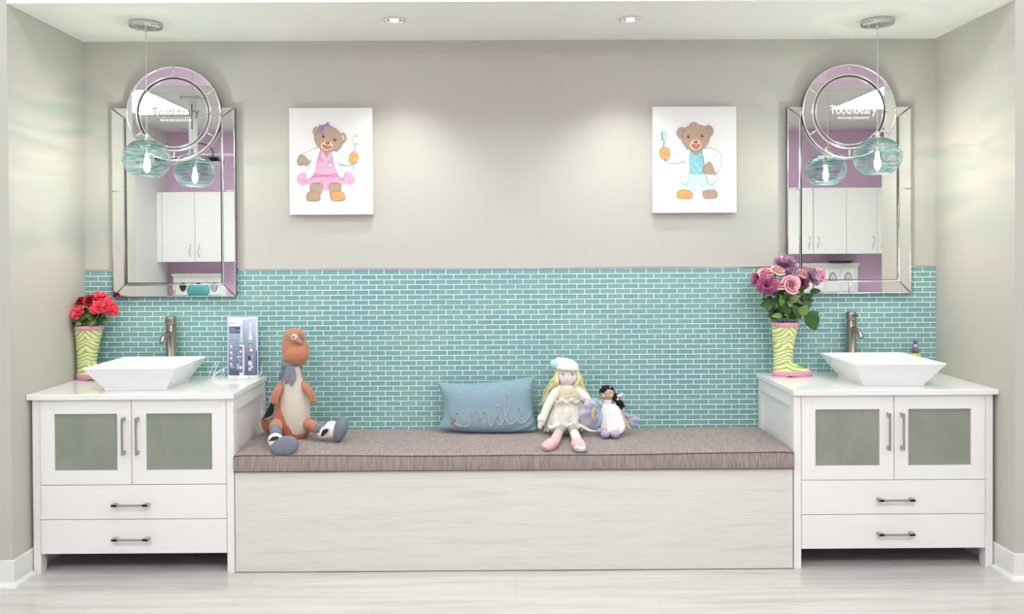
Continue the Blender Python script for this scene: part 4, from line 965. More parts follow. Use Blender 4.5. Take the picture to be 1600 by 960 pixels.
def doll_small():
    Y = -.215
    t = thing('fairy_doll', 'small doll with black ponytail, white dress and lavender boots beside the larger doll', 'doll', (at(955, 684, Y).x, Y, ZC))
    A = lambda x, y, d=0: at(x, y, Y+d)
    k = pxm(Y)
    ho = MB().ell(A(948.5, 615.5), (11.3*k, .030, 11*k)).build('head', m_brown, t)
    cap = MB().ell(A(948.5, 613.5, .012), (12.8*k, .031, 11.6*k)); cap.ell(A(943, 608.5, -.004), (7.5*k, .028, 5.2*k), rot=(0, -.75, 0)); cap.ell(A(952, 606, .0), (7*k, .022, 3.4*k), rot=(0, .25, 0)); cap.build('hair_cap', m_hairb, t, remesh=.0035, smooth_it=3)
    pt = MB(); random.seed(4)
    for i in range(46):
        u = i/45; px = 956+17*u+random.uniform(-3.4, 3.4); py = 616+20*u+random.uniform(-3.4, 3.4); pt.ell(A(px, py, .0+random.uniform(-.014, .014)), (.0085, .0085, .0085), nu=8, nv=6)
    pt.build('ponytail', m_hairb, t)
    for q, r_ in (((938.5, 606), .0045), ((953.5, 605.5), .004)): MB().ell(A(*q, -.026), (r_, .003, r_)).build('hair_clip', m_bluec, t)
    for ex in (944.8, 953.8): MB().ell(A(ex, 614.7, -.0285), (.0042, .002, .0028)).build('eye', m_eyec, ho)
    for ex in (943, 954.8): MB().ell(A(ex, 618.4, -.0275), (.0056, .0022, .0056)).build('cheek', m_white, ho)
    MB().ell(A(949.3, 620, -.0292), (.0035, .0016, .0016)).build('mouth', m_lip, ho)
    b = MB(); b.ell(A(968, 619, -.012), (.014, .007, .008), rot=(0, -.5, 0)); b.ell(A(964, 625, -.012), (.012, .006, .006), rot=(0, -.4, 0)); b.ell(A(972, 617, -.012), (.007, .006, .010)); b.build('hair_bow', m_pinkb, t)
    MB().tube([A(949, 625), A(949.5, 632, -.004)], [.020, .026], n=16, sm=1).build('collar', m_pinkb, t)
    # dress
    S_ = []
    for py, xa, xb, d in ((630, 941, 960, .026), (636, 938, 966, .031), (646, 938, 971, .038), (658, 938, 976, .045), (666, 939, 978, .052), (672, 941, 975, .056), (677, 948, 968, .05)):
        c = A((xa+xb)/2, py, -.01); S_.append((c.x, c.y-.006, c.z, (xb-xa)/2*k, d))
    def dr(u, v):
        f = v*(len(S_)-1); i = min(int(f), len(S_)-2); s_ = [S_[i][j]+(S_[i+1][j]-S_[i][j])*(f-i) for j in range(5)]; a = 2*PI*u
        w_ = 1+.10*v*v*math.sin(9*a+v*3)+.045*v*math.sin(5*a+6*v)+.03*v*math.sin(17*a); return Vector((s_[0]+s_[3]*w_*math.cos(a), s_[1]+s_[4]*w_*math.sin(a), s_[2]+.003*v*math.sin(7*a)))
    MB().grid(dr, 64, 20, closeu=True).build('dress', m_dressw, t)
    for P in ([(941, 634, -.01), (928, 640, -.045), (926.5, 650, -.055), (928, 657, -.055)], [(968, 640, -.01), (975, 655, -.02), (981, 667, -.03), (984, 671, -.03)]):
        MB().tube([A(*q) for q in P], [.008, .0085, .009, .0085], n=12).build('arm', m_brown, t)
    for x, d in ((945.5, -.085), (961, -.088)):
        lg = MB().tube([A(x+ (2 if x < 950 else -1), 672, -.04), A(x, 676, -.07)], [.012, .014], n=12, sm=1).build('leg', m_brown, t)
        MB().ell(A(x, 678.5, d+.006), (.0235, .026, .0195), rot=(0, .1 if x < 950 else -.1, 0)).build('boot', m_lav, lg)
    # tulle wings / skirt at the back
    def fan(cx, cy, pts, d0, m_, n_=50):
        # puffed sheet: radial fan with folds
        mb = MB(); Q = catmull([(p[0], p[1], 0) for p in pts], 8); L = len(Q)
        def fn(u, v):
            f = u*(L-1); i = min(int(f), L-2); q = Q[i]+(Q[i+1]-Q[i])*(f-i); x = cx+(q.x-cx)*v; y = cy+(q.y-cy)*v
            return A(x, y, d0 - .032*math.sin(PI*min(1, v*.9)) + .006*v*math.sin(u*34))
        mb.grid(fn, n_, 12); mb.build('tulle_wing', m_, t)
    fan(940, 640, [(938, 629), (928, 624), (916, 626), (909, 636), (904, 648), (910, 662), (922, 672), (934, 672), (940, 664)], .0, m_ltul)
    fan(941, 640, [(940, 627), (930, 622), (922, 630), (925, 645), (928, 660), (932, 668), (940, 668)], -.016, m_btul)
    fan(972, 655, [(970, 640), (980, 646), (990, 649), (997, 652), (996.5, 660), (990, 666), (980, 667), (972, 664)], .055, m_ltul)
    MB().ell(A(937, 673, -.03), (.020, .016, .012), rot=(0, -.5, 0)).build('wing_tip', m_lav, t)
doll_small()

# ================================================================== RAIN BOOT VASES
def boot(x, y, label):
    """x: heel side"""
    t = thing('rain_boot_vase', label, 'vase', (x+.06, y, .8402), 'zebra rain boots used as vases'); Z = .8402
    # boot upper as stacked sections (centre offset, z, half length, half width)
    up = [(.100, .012, .098, .041), (.100, .028, .096, .041), (.088, .042, .084, .040), (.072, .056, .066, .038), (.058, .072, .052, .036), (.054, .09, .0485, .036), (.055, .13, .050, .038), (.058, .18, .056, .043), (.062, .23, .064, .049), (.064, .262, .068, .052)]
    def secs(L, g=0): return [(x+c, y, Z+z, a+g, b+g) for c, z, a, b in L]
    # smooth the section list
    def dens(L, n=5):
        P = np.array(L); out = []
        for j in range(P.shape[1]): pass
        for i in range(len(L)-1):
            for k in range(n):
                s_ = k/n; a, b, c, d = P[max(i-1, 0)], P[i], P[i+1], P[min(i+2, len(L)-1)]
                out.append(tuple(.5*((2*b)+(c-a)*s_+(2*a-5*b+4*c-d)*s_*s_+(3*b-a-3*c+d)*s_**3)))
        out.append(tuple(P[-1])); return out
    MB().loft(secs(dens(up)), 44, pw=2.25).build('boot_shaft', m_zebra, t)
    so = MB(); so.loft(secs([(.102, .006, .099, .043), (.102, .009, .1035, .0455), (.102, .026, .1035, .0455), (.101, .031, .100, .0435)]), 48, pw=2.3); so.build('sole', m_pink, t)
    MB().loft(secs([(.040, .0, .036, .040), (.040, .006, .037, .041)]), 30, pw=3).build('heel', m_pink, t)
    MB().loft(secs([(.140, .0, .060, .040), (.140, .006, .063, .042)]), 30, pw=2.3).build('tread', m_pink, t)
    rim = MB(); R0 = [(.064, .258, .0695, .0535), (.064, .259, .072, .056), (.065, .279, .0735, .0575), (.065, .281, .071, .055)]
    rim.loft(secs(R0), 44, cap=False, pw=2.25); rim.loft(secs([(.065, .281, .071, .055), (.064, .262, .067, .051)]), 44, cap=False, pw=2.25); rim.build('rim', m_pink, t)
    MB().loft(secs([(.064, .2621, .0665, .0505), (.064, .268, .0665, .0505)]), 30).build('flower_foam', m_soil, t)
    return Vector((x+.064, y, Z+.268))
# ---- flowers
m_leaf = mat('dark_green_leaf', '2f5624', .5, var=.2, scale=(30, 30, 30)); m_leaf2 = mat('olive_leaf', '6f8a45', .5, var=.15, scale=(30, 30, 30)); m_leafd = mat('deep_green_leaf', '24451c', .5, var=.2, scale=(30, 30, 30)); m_stem = mat('green_stem', '6d9440', .5)
def petal_mat(n, a, b, sc_=(60, 60, 60)): 
    q = NT(n); g = q.n('ShaderNodeNewGeometry'); mm = q.n('ShaderNodeMath', operation='MULTIPLY_ADD'); q.l(g.outputs['Random Per Island'], mm.inputs[0]); mm.inputs[1].default_value = .35; q.l(q.noise(q.coord(sc_), 1, 3), mm.inputs[2])
    q.l(q.ramp(mm.outputs[0], [(.42, lin(a)), (.85, lin(b))]), q.b.inputs['Base Color']); q.b.inputs['Roughness'].default_value = .6; q.b.inputs['Subsurface Weight'].default_value = 0; return q.m
m_rred = petal_mat('dark_red_petal', '8e1420', 'c2202f'); m_coral = petal_mat('coral_pink_petal', 'e8334f', 'ff6a7d'); m_rpink = petal_mat('pale_pink_petal', 'f0a9bd', 'fbcbd2'); m_rpale = petal_mat('blush_petal', 'f1bfb4', 'f8d6cc')
m_mum = petal_mat('mauve_petal', '8f527f', 'dfbfd8', (90, 90, 90)); m_mumin = petal_mat('magenta_petal', 'a85082', 'd982ae', (90, 90, 90)); m_core = mat('rose_heart', 'd8365f', .6)
def frame_to(d):
    d = Vector(d).normalized(); return d.to_track_quat('Z', 'Y').to_matrix()
def bloom_rose(c, r, d, seed, openess=1.0):
    random.seed(seed); R = frame_to(d); c = Vector(c); mb = MB(); N = 24
    for i in range(N):
        f = i/(N-1); th = i*2.399+random.uniform(-.15, .15); rt = r*(.08+.80*f**.95); H = r*(1.15-.50*f**1.3); wd = 1.5-.75*f; jz = random.uniform(-.03, .03)*r
        def fn(u, v, th=th, rt=rt, H=H, wd=wd, f=f, jz=jz):
            a = (u-.5)*2; ang = th+a*wd*(1-.1*v); lip = max(0, v-.72)/.28; edge = 1-(.10+.22*f)*a*a*v
            rad = rt*(math.sin(min(1, v)*PI/2)**.7)*(1-.10*a*a*v*f) + r*.22*f*lip**2 - rt*.12*(1-f)*lip + (rt*.09+r*.05)*a*v
            z = H*v**(.75+.3*f)*edge - r*.20*f*lip**2 + jz
            return c + R @ Vector((rad*math.cos(ang), rad*math.sin(ang), z - r*.55))
        mb.grid(fn, 11, 10)
    return mb
def bloom_carnation(c, r, d, seed):
    random.seed(seed); R = frame_to(d); c = Vector(c); mb = MB()
    for L in range(6):
        f = L/5; ph = random.uniform(0, 6); el = 1.35-1.25*f
        def fn(u, v, f=f, ph=ph, el=el):
            a = 2*PI*u; rr = r*(.25+.75*f)*v; wv = r*.13*v**2*math.sin(a*11+ph)+r*.07*v**2*math.sin(a*23+ph*2); e = el+.25*math.sin(a*5+ph)*v
            return c + R @ Vector(((rr*math.cos(e)+wv*.5+r*.06)*math.cos(a+.1*math.sin(a*7+ph)), (rr*math.cos(e)+wv*.5+r*.06)*math.sin(a+.1*math.sin(a*7+ph)), rr*math.sin(e)*.8+wv*.8-r*.2))
        mb.grid(fn, 110, 7, closeu=True)
    mb.loft([(0, 0, 0, 0, 0)]*0 or [(0, 0, -99, .0001, .0001), (0, 0, -99.0001, .0001, .0001)], 3) if False else None
    return mb
def bloom_mum(c, r, d, seed):
    random.seed(seed); R = frame_to(d); c = Vector(c); mb = MB()
    for L, (n, ln, el) in enumerate(((26, 1.0, .05), (26, .95, .28), (22, .86, .52), (18, .72, .8), (13, .52, 1.12), (7, .34, 1.4))):
        for k in range(n):
            a = 2*PI*k/n + L*.4 + random.uniform(-.06, .06); l_ = r*ln*random.uniform(.9, 1.08); e0 = el+random.uniform(-.08, .08); w_ = r*.125
            def fn(u, v, a=a, l_=l_, e0=e0, w_=w_, L=L):
                ww = w_*math.sin(PI*min(.97, .18+.78*v))**.6*(u-.5)*2; e = e0+.35*v
                rad = l_*v*math.cos(e0)+r*.05; z = l_*v*math.sin(e0)+l_*.16*v*v + abs(u-.5)*w_*1.2 - r*.12
                p = Vector((rad*math.cos(a)-ww*math.sin(a), rad*math.sin(a)+ww*math.cos(a), z)); return c + R @ p
            mb.m(1 if L == 0 and False else 0).grid(fn, 3, 6)
    return mb
def leaf(p, d, L, Wd, m_, parent, up=(0, 0, 1), droop=.3):
    p = Vector(p); d = Vector(d).normalized(); s_ = d.cross(Vector(up)).normalized(); n = s_.cross(d)
    def fn(u, v):
        a = (u-.5)*2; w_ = Wd*math.sin(PI*min(1, (.02+.98*v)**.8))**.85; return p + d*(L*v) + s_*(w_*a*.5) + n*(-droop*L*v*v + .18*w_*abs(a)) 
    return MB().grid(fn, 7, 14).build('leaf', m_, parent, solid=.0006)
def flower(kind, px, py, dY, r, label, foot, aim=(0, -1, .5), seed=1, mm=None, group=None, leaves=()):
    c = at(px, py, dY); nm, mk = {'rose': ('rose', bloom_rose), 'carn': ('carnation', bloom_carnation), 'mum': ('chrysanthemum', bloom_mum)}[kind]
    t = thing(nm, label, 'flower', foot, group)
    mk(c, r, aim, seed).build('bloom', mm, t)
    R = Vector(aim).normalized(); b = c - R*r*.42
    if kind != 'mum': MB().ell(b, (r*.34, r*.34, r*.42), nu=14, nv=8).build('calyx', m_stem, t)
    if kind == 'rose':
        MB().ell(c+R*r*.15, (r*.16,)*3, nu=10, nv=8).build('heart', m_core if mm is m_rpink else mm, t)
    mid = (b+Vector(foot))/2 + Vector(((b.x-foot[0])*.15, .0, -.01))
    MB().tube([b, b - R*r*.6 - Vector((0, 0, r*.3)), mid, Vector(foot)], [.0026, .0024, .0024], n=8, sm=5, cap=False).build('stem', m_stem, t)
    random.seed(seed*7+1); f3 = Vector(foot)
    for i in range(7 if foot[0] > 0 else 4):    # foliage low on the stem
        s_ = random.uniform(.12, .74); p = f3+(b-f3)*s_ + Vector((0, -.004, 0)); a = random.uniform(0, 2*PI)
        d_ = Vector((math.cos(a), -abs(math.sin(a))*.6-.15, random.uniform(-.1, .75))); L_ = random.uniform(.034, .060)
        leaf(p, d_, L_, L_*.55, random.choice([m_leaf, m_leaf, m_leafd, m_leaf2]), t, up=(0, -.9, .4), droop=.25)
    for (lx, ly, ldY, tx, ty, L, Wd, m_) in leaves:
        p = at(lx, ly, ldY); q = at(tx, ty, ldY-.02); leaf(p, q-p, (q-p).length, Wd, m_, t, up=(0, -.9, .4), droop=.1)
        MB().tube([p, (p+b)/2*.3+mid*.7, mid], .0013, n=6, cap=False).build('leaf_stalk', m_stem, t)
    return t
YL = -.115
f0 = boot(-2.247, YL, 'lime and cream zebra rain boot vase in the left corner behind the sink')
G1 = 'red and coral flowers in the left boot'
def ft(f, dx, dy=0): return (f.x+dx, f.y+dy, f.z+.001)
flower('rose', 127, 470, YL-.0, .036, 'dark red rose at the upper left of the left boot bouquet', ft(f0, -.03), (-.4, -.5, 1), 3, m_rred, G1)
flower('rose', 140, 470, YL-.035, .038, 'dark red rose in the middle of the left boot bouquet', ft(f0, -.01, -.01), (.1, -1, .7), 4, m_rred, G1, [(126, 505, YL-.04, 118, 508, .05, .03, m_leaf2)])
flower('carn', 154, 463, YL+.0, .042, 'coral carnation at the top of the left boot bouquet', ft(f0, .01, .02), (.1, -.5, 1), 5, m_coral, G1)
flower('carn', 119, 488, YL-.05, .036, 'coral carnation lowest at the left of the left boot bouquet', ft(f0, -.04, -.01), (-.25, -1, .5), 6, m_coral, G1, [(120, 503, YL-.05, 114, 497, .03, .025, m_leaf)])
flower('carn', 151, 480, YL-.055, .037, 'coral carnation low in front, right of the dark red roses', ft(f0, .01, -.02), (.05, -1, .5), 7, m_coral, G1, [(140, 508, YL-.055, 148, 504, .05, .028, m_leaf2)])
flower('carn', 166, 476, YL-.03, .040, 'coral carnation right of centre in the left boot bouquet', ft(f0, .03, -.01), (.35, -1, .6), 8, m_coral, G1, [(150, 508, YL-.03, 162, 500, .05, .03, m_leaf)])
flower('carn', 176, 484, YL-.01, .030, 'coral carnation farthest right in the left boot bouquet', ft(f0, .04, .01), (.8, -1, .3), 9, m_coral, G1)
flower('rose', 113, 477, YL+.03, .026, 'small dark red rose at the far left edge of the left boot bouquet', ft(f0, -.045, .02), (-.8, -.6, .8), 10, m_rred, G1)
YRt = -.135
f1 = boot(1.342, YRt, 'lime and cream zebra rain boot vase with its toe beside the right sink')
G2 = 'pink roses in the right boot'; G3 = 'mauve chrysanthemums in the right boot'
flower('mum', 1226, 412, YRt+.02, .058, 'mauve chrysanthemum at the very top of the right boot bouquet', ft(f1, 0, .03), (-.1, -.5, 1), 21, m_mum, G3)
flower('mum', 1235, 430, YRt-.015, .052, 'mauve chrysanthemum in the centre above the open pink rose', ft(f1, .01, .01), (.1, -1, .6), 22, m_mum, G3)
flower('mum', 1198, 446, YRt-.06, .055, 'magenta-edged chrysanthemum low at the left of the right boot bouquet', ft(f1, -.03, -.02), (-.2, -1, .35), 23, m_mumin, G3)
flower('mum', 1269, 433, YRt-.02, .050, 'mauve chrysanthemum at the right in front of the mirror', ft(f1, .04, 0), (.7, -.9, .4), 24, m_mum, G3)
flower('mum', 1183, 436, YRt+.02, .040, 'small mauve chrysanthemum at the far left of the right boot bouquet', ft(f1, -.045, .02), (-1, -.5, .5), 25, m_mumin, G3)
flower('mum', 1255, 442, YRt+.0, .034, 'small mauve chrysanthemum tucked right of the open pink rose', ft(f1, .03, .01), (.4, -1, .2), 26, m_mumin, G3)
flower('rose', 1237, 444, YRt-.075, 0.049, 'open pink rose front and centre in the right boot bouquet', ft(f1, .005, -.03), (.05, -1, .15), 31, m_rpink, G2, [(1240, 478, YRt-.05, 1252, 500, .08, .045, m_leaf), (1250, 492, YRt-.06, 1262, 478, .06, .05, m_leaf2), (1222, 480, YRt-.05, 1220, 462, .05, .03, m_leaf2)])
flower('rose', 1216, 444, YRt-.05, 0.038, 'blush rose bud just left of the open pink rose', ft(f1, -.01, -.02), (-.1, -.7, 1), 32, m_rpale, G2, [(1222, 494, YRt-.06, 1206, 494, .05, .03, m_leaf2), (1210, 474, YRt-.05, 1188, 478, .07, .06, m_leaf), (1225, 490, YRt-.05, 1234, 478, .05, .05, m_leaf)])
flower('rose', 1196, 426, YRt-.03, 0.043, 'pink rose at the upper left of the right boot bouquet', ft(f1, -.03, 0), (-.3, -.6, 1), 33, m_rpink, G2, [(1205, 478, YRt-.03, 1192, 466, .05, .04, m_leaf)])
flower('rose', 1214, 422, YRt-.03, 0.043, 'pale pink rose below the topmost chrysanthemum, left side', ft(f1, -.01, 0), (0, -.5, 1), 34, m_rpale, G2)
flower('rose', 1253, 427, YRt-.01, 0.040, 'pink rose behind the right-hand chrysanthemum', ft(f1, .02, .02), (.1, -.6, 1), 35, m_rpink, G2, [(1256, 470, YRt-.02, 1264, 484, .06, .045, m_leaf), (1262, 492, YRt-.03, 1280, 488, .06, .03, m_leaf)])
flower('rose', 1283, 429, YRt-.0, 0.041, 'pink rose farthest right, in front of the right mirror', ft(f1, .045, .02), (.7, -.8, .6), 36, m_rpink, G2, [(1260, 488, YRt-.05, 1276, 517, .1, .085, m_leaf), (1258, 466, YRt-.0, 1271, 460, .05, .035, m_leaf)])

# ================================================================== TOOTHBRUSH DISPLAY
def display():
    Z = .8402; Y = -.10
    t = thing('display_stand', 'white acrylic stand with a blue printed toothbrush advert on the left countertop', 'display', (-1.40, Y, Z))
    a, b = at(356, 590, Y), at(404, 590, Y); x0, x1 = a.x, b.x; zt = at(375, 496, Y).z
    MB().prism([(-1.500, -.235), (-1.352, -.235), (-1.312, -.105), (-1.312, -.09), (-1.485, -.09)], Z, Z+.004, axis='z').build('base_plate', m_acry, t)
    MB().box(x0, x1-.004, Y, Y+.009, Z+.004, zt).build('back_panel', m_acry, t, bevel=.001)
    yf = Y-.0006; H = zt-Z
    pm = MB(); pm.box(x0+.004, x1-.009, yf, Y, Z+.016, zt-.006); pm.build('poster', m_poster, t)
    # printed areas, mapped from the crop (118..460 x 95..770 of the zoom)
    U = lambda u: x0 + (u-118)/(455-118)*(x1-x0-.004); V = lambda v: zt - (v-85)/(790-85)*(zt-Z-.004)
    ms = [m_white2, m_ink, m_inkl, m_lblue, m_tealp, m_deep, m_pinkp]
    pr = MB(); c = [0]
    def R_(u0, u1, v0, v1, mi): c[0] += 1; y = yf-.0002-c[0]*.00004; pr.m(mi)._add([(U(u0), y, V(v1)), (U(u1), y, V(v1)), (U(u1), y, V(v0)), (U(u0), y, V(v0))], [(0, 1, 2, 3)], False)
    def E_(u, v, r, r2, mi): c[0] += 1; y = yf-.0002-c[0]*.00004; pr.m(mi)._add([(U(u+r*math.cos(k*.3142)), y, V(v+r2*math.sin(k*.3142))) for k in range(20)], [tuple(range(20))], False)
    pr.m(0); c[0] += 1; y = yf-.0004
    pr._add([(U(130), y, V(100)), (U(430), y, V(90)), (U(290), y, V(118)), (U(262), y, V(150)), (U(258), y, V(185)), (U(138), y, V(192))], [(0, 1, 2, 3, 4, 5)], False)
    R_(138, 262, 196, 236, 1); R_(138, 262, 244, 272, 1)
    for u, v in ((158, 425), (158, 498), (158, 562), (158, 632)): E_(u, v, 16, 17, 3)
    for v0 in (452, 522, 584, 655, 668): R_(146, 196 if v0 != 655 else 188, v0, v0+5, 3)
    R_(150, 262, 705, 722, 1); R_(150, 262, 732, 752, 1)
    R_(436, 448, 480, 755, 5)
    # second brush printed on the card
    pr.m(0); c[0] += 1; y = yf-.0002-c[0]*.00004; pr._add([(U(358), y, V(345)), (U(396), y, V(345)), (U(380), y, V(205)), (U(374), y, V(205))], [(0, 1, 2, 3)], False)
    E_(377, 175, 12, 30, 0); R_(352, 406, 345, 385, 4); R_(352, 408, 388, 720, 2); E_(378, 425, 20, 28, 6); E_(384, 470, 18, 16, 0); E_(366, 560, 22, 24, 5); E_(392, 545, 14, 30, 6); E_(372, 620, 24, 26, 0); E_(388, 665, 18, 20, 3); E_(365, 690, 14, 18, 0)
    R_(218, 262, 628, 690, 4); R_(225, 248, 540, 556, 0)
    pr.build('printed_artwork', ms, t)
    def tx(s_, size, u, v, m_, sx=1): text_mesh('printed_text', s_, size, m_, t, (U(u), yf-.0042, V(v)), ax='left', sx=sx, extrude=.0001)
    tx('PHILIPS', .0040, 150, 128, m_lblue2); tx('sonicare', .0085, 150, 158, m_ink, 1.0); tx('For Kids', .0075, 148, 222, m_white2); tx('Bluetooth connected', .0036, 146, 262, m_white2)
    tx('Interactively for', .0062, 142, 305, m_white2, .88); tx('better brushing', .0078, 142, 336, m_white2, .95)
    for v, s_ in ((363, 'Makes brushing fun for kids'), (378, 'with rewards for brushing'), (394, 'well every single day')): tx(s_, .0034, 142, v, m_white2)
    # real brush standing in its charger
    x = at(378, 590, Y-.055).x; y = Y-.055
    tb = thing('electric_toothbrush', 'white and aqua electric toothbrush standing in its charger before the blue advert', 'toothbrush', (x, y, Z+.004))
    MB().loft([(x+.006, y, Z+.0045, .030, .024), (x+.006, y, Z+.017, .029, .023), (x+.003, y, Z+.023, .020, .018)], 28, pw=2.6).build('charger', m_white2, tb)
    hz = lambda py: at(372, py, y).z
    MB().loft([(x, y, Z+.0225, .012, .012), (x, y, hz(575), .0138, .013), (x, y, hz(560), .0142, .0135), (x, y, hz(545), .0132, .0125), (x, y, hz(538), .0115, .011)], 24).build('handle', m_white2, tb)
    xh = x
    sl = MB(); sl.box(x-.0085, x+.0085, y-.0150, y-.0142, hz(582), hz(541)); so = sl.build('handle_sticker', m_deep2, tb)
    for v, m_ in ((549, m_white2), (557, m_pinkp), (564, m_lblue2), (574, m_white2)): MB().ell((x, y-.0152, hz(v)), (.0062, .0005, .0075 if v in (549, 574) else .006), nu=16, nv=6).build('button', m_, so)
    MB().loft([(x, y, hz(539), .0118, .0112), (x, y, hz(532), .0112, .0108)], 24).build('aqua_collar', m_tealp, tb)
    MB().loft([(x, y, hz(532), .0095, .009), (x, y, hz(522), .0052, .005), (x, y, hz(513), .0034, .0034), (x, y, hz(508), .003, .003)], 20).build('neck', m_white2, tb)
    MB().ell((x, y-.004, hz(505)), (.0072, .006, .014)).build('brush_head', m_white2, tb)
    # charger lead, looping on the counter
    P = [at(390, 590, Y-.05), at(398, 588, Y-.03), at(402, 592, Y+.0), at(406, 586, Y+.03), at(409, 580, Y+.045), at(408, 574, Y+.05), at(411, 573, Y+.06)]
    P = [Vector((p.x, p.y, max(p.z, Z+.004))) for p in P]
    o = MB().tube(P, .0022, n=8).build('charger_lead', m_white2); tag(o, 'white lead rising behind the right edge of the advert stand', 'cable')
    loops = [(352, 585), (343, 592), (334, 591), (334, 584), (340, 570), (341, 566), (337, 566), (332, 574), (327, 586), (330, 590), (338, 584), (346, 577), (350, 579), (346, 586), (338, 590), (334, 587), (344, 581), (355, 574), (358, 576)]
    mb = MB(); mb.tube([at(px, py, -.055-.03*((py-566)/28.) + .0045*math.sin(i*1.9)) for i, (px, py) in enumerate(loops)], .0019, n=8, sm=6)
    o = mb.build('coiled_cable', m_white2); tag(o, 'coil of white cable leaning on the tile left of the advert stand', 'cable')
m_acry = mat('white_acrylic', 'f2f2f2', .15); m_white2 = mat('glossy_white_plastic', 'f3f3f2', .25, var=.005); m_ink = mat('grey_navy_ink', '555c75', .5); m_inkl = mat('slate_ink', '8a8fa6', .5)
m_lblue = mat('light_blue_ink', 'cfdcec', .5); m_lblue2 = mat('blue_ink', '8fa3c8', .5); m_tealp = mat('aqua_plastic', '9cc9cb', .4); m_deep = mat('deep_blue_ink', '39407e', .5); m_deep2 = mat('plum_sticker', '7d7796', .4); m_pinkp = mat('mauve_ink', 'c9aebb', .5)
def poster():
    q = NT('poster_blue_grade'); v = q.coord((1, 1, 1)); sp = q.n('ShaderNodeSeparateXYZ'); q.l(v, sp.inputs[0])
    ad = q.n('ShaderNodeMath', operation='MULTIPLY_ADD'); q.l(sp.outputs[0], ad.inputs[0]); ad.inputs[1].default_value = 1.1
    mu = q.n('ShaderNodeMath', operation='MULTIPLY_ADD'); q.l(sp.outputs[2], mu.inputs[0]); mu.inputs[1].default_value = 3.2; mu.inputs[2].default_value = 0; q.l(mu.outputs[0], ad.inputs[2])
    q.l(q.ramp(ad.outputs[0], [(.0, lin('5d6788')), (.4, lin('8791ad')), (.8, lin('b3c0dc')), (1.0, lin('cdd8ec'))]), q.b.inputs['Base Color']); q.b.inputs['Roughness'].default_value = .3; return q.m
m_poster = poster()
display()

# soap bottle at the right wall: green base, purple pump
def soap():
    c = at(1430.5, 555, -.055); x, y = c.x, -.055; Z = .8402
    m_pp = mat('purple_plastic', '7c5f93', .35); m_gr = mat('lime_plastic', 'b9cf5a', .35)
    t = thing('soap_dispenser', 'small purple and lime pump bottle behind the right sink by the wall', 'soap dispenser', (x, y, Z))
    z = lambda py: at(1430, py, y).z
    MB().loft([(x, y, Z, .030, .024), (x, y, Z+.05, .031, .025), (x, y, z(556), .029, .023), (x, y, z(552), .020, .018)], 28, pw=2.4).build('bottle', m_gr, t)
    MB().lathe([(.001, z(552)-Z), (.0165, z(551.5)-Z), (.017, z(546)-Z), (.012, z(543)-Z), (.001, z(543)-Z)], (x, y, Z), 24).build('collar', m_pp, t)
    MB().lathe([(.001, z(543)-Z), (.006, z(543)-Z), (.006, z(539)-Z), (.001, z(538)-Z)], (x, y, Z), 16).build('pump_neck', m_white2, t)
    MB().ell((x, y, z(535.5)), (.0115, .011, .0105)).ell((x-.007, y-.002, z(533)), (.006, .006, .006)).ell((x+.007, y-.002, z(533)), (.006, .006, .006)).build('pump_head', m_pp, t, remesh=.0025, smooth_it=3)
soap()
# ================================================================== THE ROOM SEEN IN THE MIRRORS
m_melam = mat('white_melamine', 'f8f6f3', .45, var=.012, scale=(4, 4, 90))
def wall_cab(x0, doors, label, z0=1.375, z1=2.175, filler=0, side=1):
    """doors: widths; wall unit on the purple wall"""
    yb, yf = YB+.001, YB+.33; t = thing('wall_cabinet', label, 'cabinet', (x0, yb, z0), 'white wall cabinets on the purple wall')
    x1 = x0+filler+sum(doors); MB().box(x0, x1, yb, yf, z0, z1).build('carcass', m_melam, t)
    x = x0
    if filler: MB().box(x0+.001, x0+filler-.002, yf+.0005, yf+.019, z0, z1).build('filler', m_melam, t); x += filler
    for i, w_ in enumerate(doors):
        d = MB().box(x+.002, x+w_-.002, yf+.0005, yf+.019, z0, z1).build('door', m_melam, t, bevel=.0015)
        hx = x+w_-.05 if i % 2 == 0 else x+.05
        if side < 0: hx = x+.05 if i % 2 == 0 else x+w_-.05
        MB().tube([(hx, yf+.019, z0+.06), (hx-.008, yf+.045, z0+.10), (hx+.006, yf+.048, z0+.16), (hx, yf+.019, z0+.20)], .005, n=8).build('handle', m_chrome, d)
        x += w_
    return x1
xx = wall_cab(XL+.001, [.375, .385], 'white wall cabinet in the corner, reflected in the left mirror', 1.385, 2.185, filler=.06)
xx = wall_cab(xx+.001, [.40, .40], 'white wall cabinet second from the grey side wall', 1.385, 2.185)
wall_cab(3.563, [.38, .355, .30], 'white wall cabinet reflected in the right mirror', 1.44, 2.20, side=-1)
wall_cab(2.76, [.40, .40], 'white wall cabinet left of the one reflected in the right mirror', 1.44, 2.20, side=-1)
def base_units(x0, x1, label, lab2):
    t = thing('base_cabinet', label, 'cabinet', ((x0+x1)/2, YB+.3, 0), 'white base cabinets on the purple wall')
    MB().box(x0, x1, YB+.001, YB+.56, .09, .875).build('carcass', m_melam, t); MB().box(x0, x1, YB+.001, YB+.51, 0, .09).build('plinth', m_gap, t)
    n = int((x1-x0)/.42); w_ = (x1-x0)/n
    for i in range(n):
        d = MB().box(x0+i*w_+.002, x0+(i+1)*w_-.002, YB+.5605, YB+.579, .095, .87).build('door', m_melam, t, bevel=.0015)
        hx = x0+(i+1)*w_-.05; MB().tube([(hx, YB+.579, .70), (hx-.006, YB+.60, .73), (hx+.004, YB+.60, .79), (hx, YB+.579, .82)], .005, n=8).build('handle', m_chrome, d)
    o = MB().box(x0, x1, YB+.001, YB+.60, .8755, .912).build('countertop', m_quartz); tag(o, lab2, 'countertop')
base_units(XL+.001, -2.2, 'white base cabinets below the purple wall on the grey wall side', 'white worktop under the wall cabinets of the left mirror')
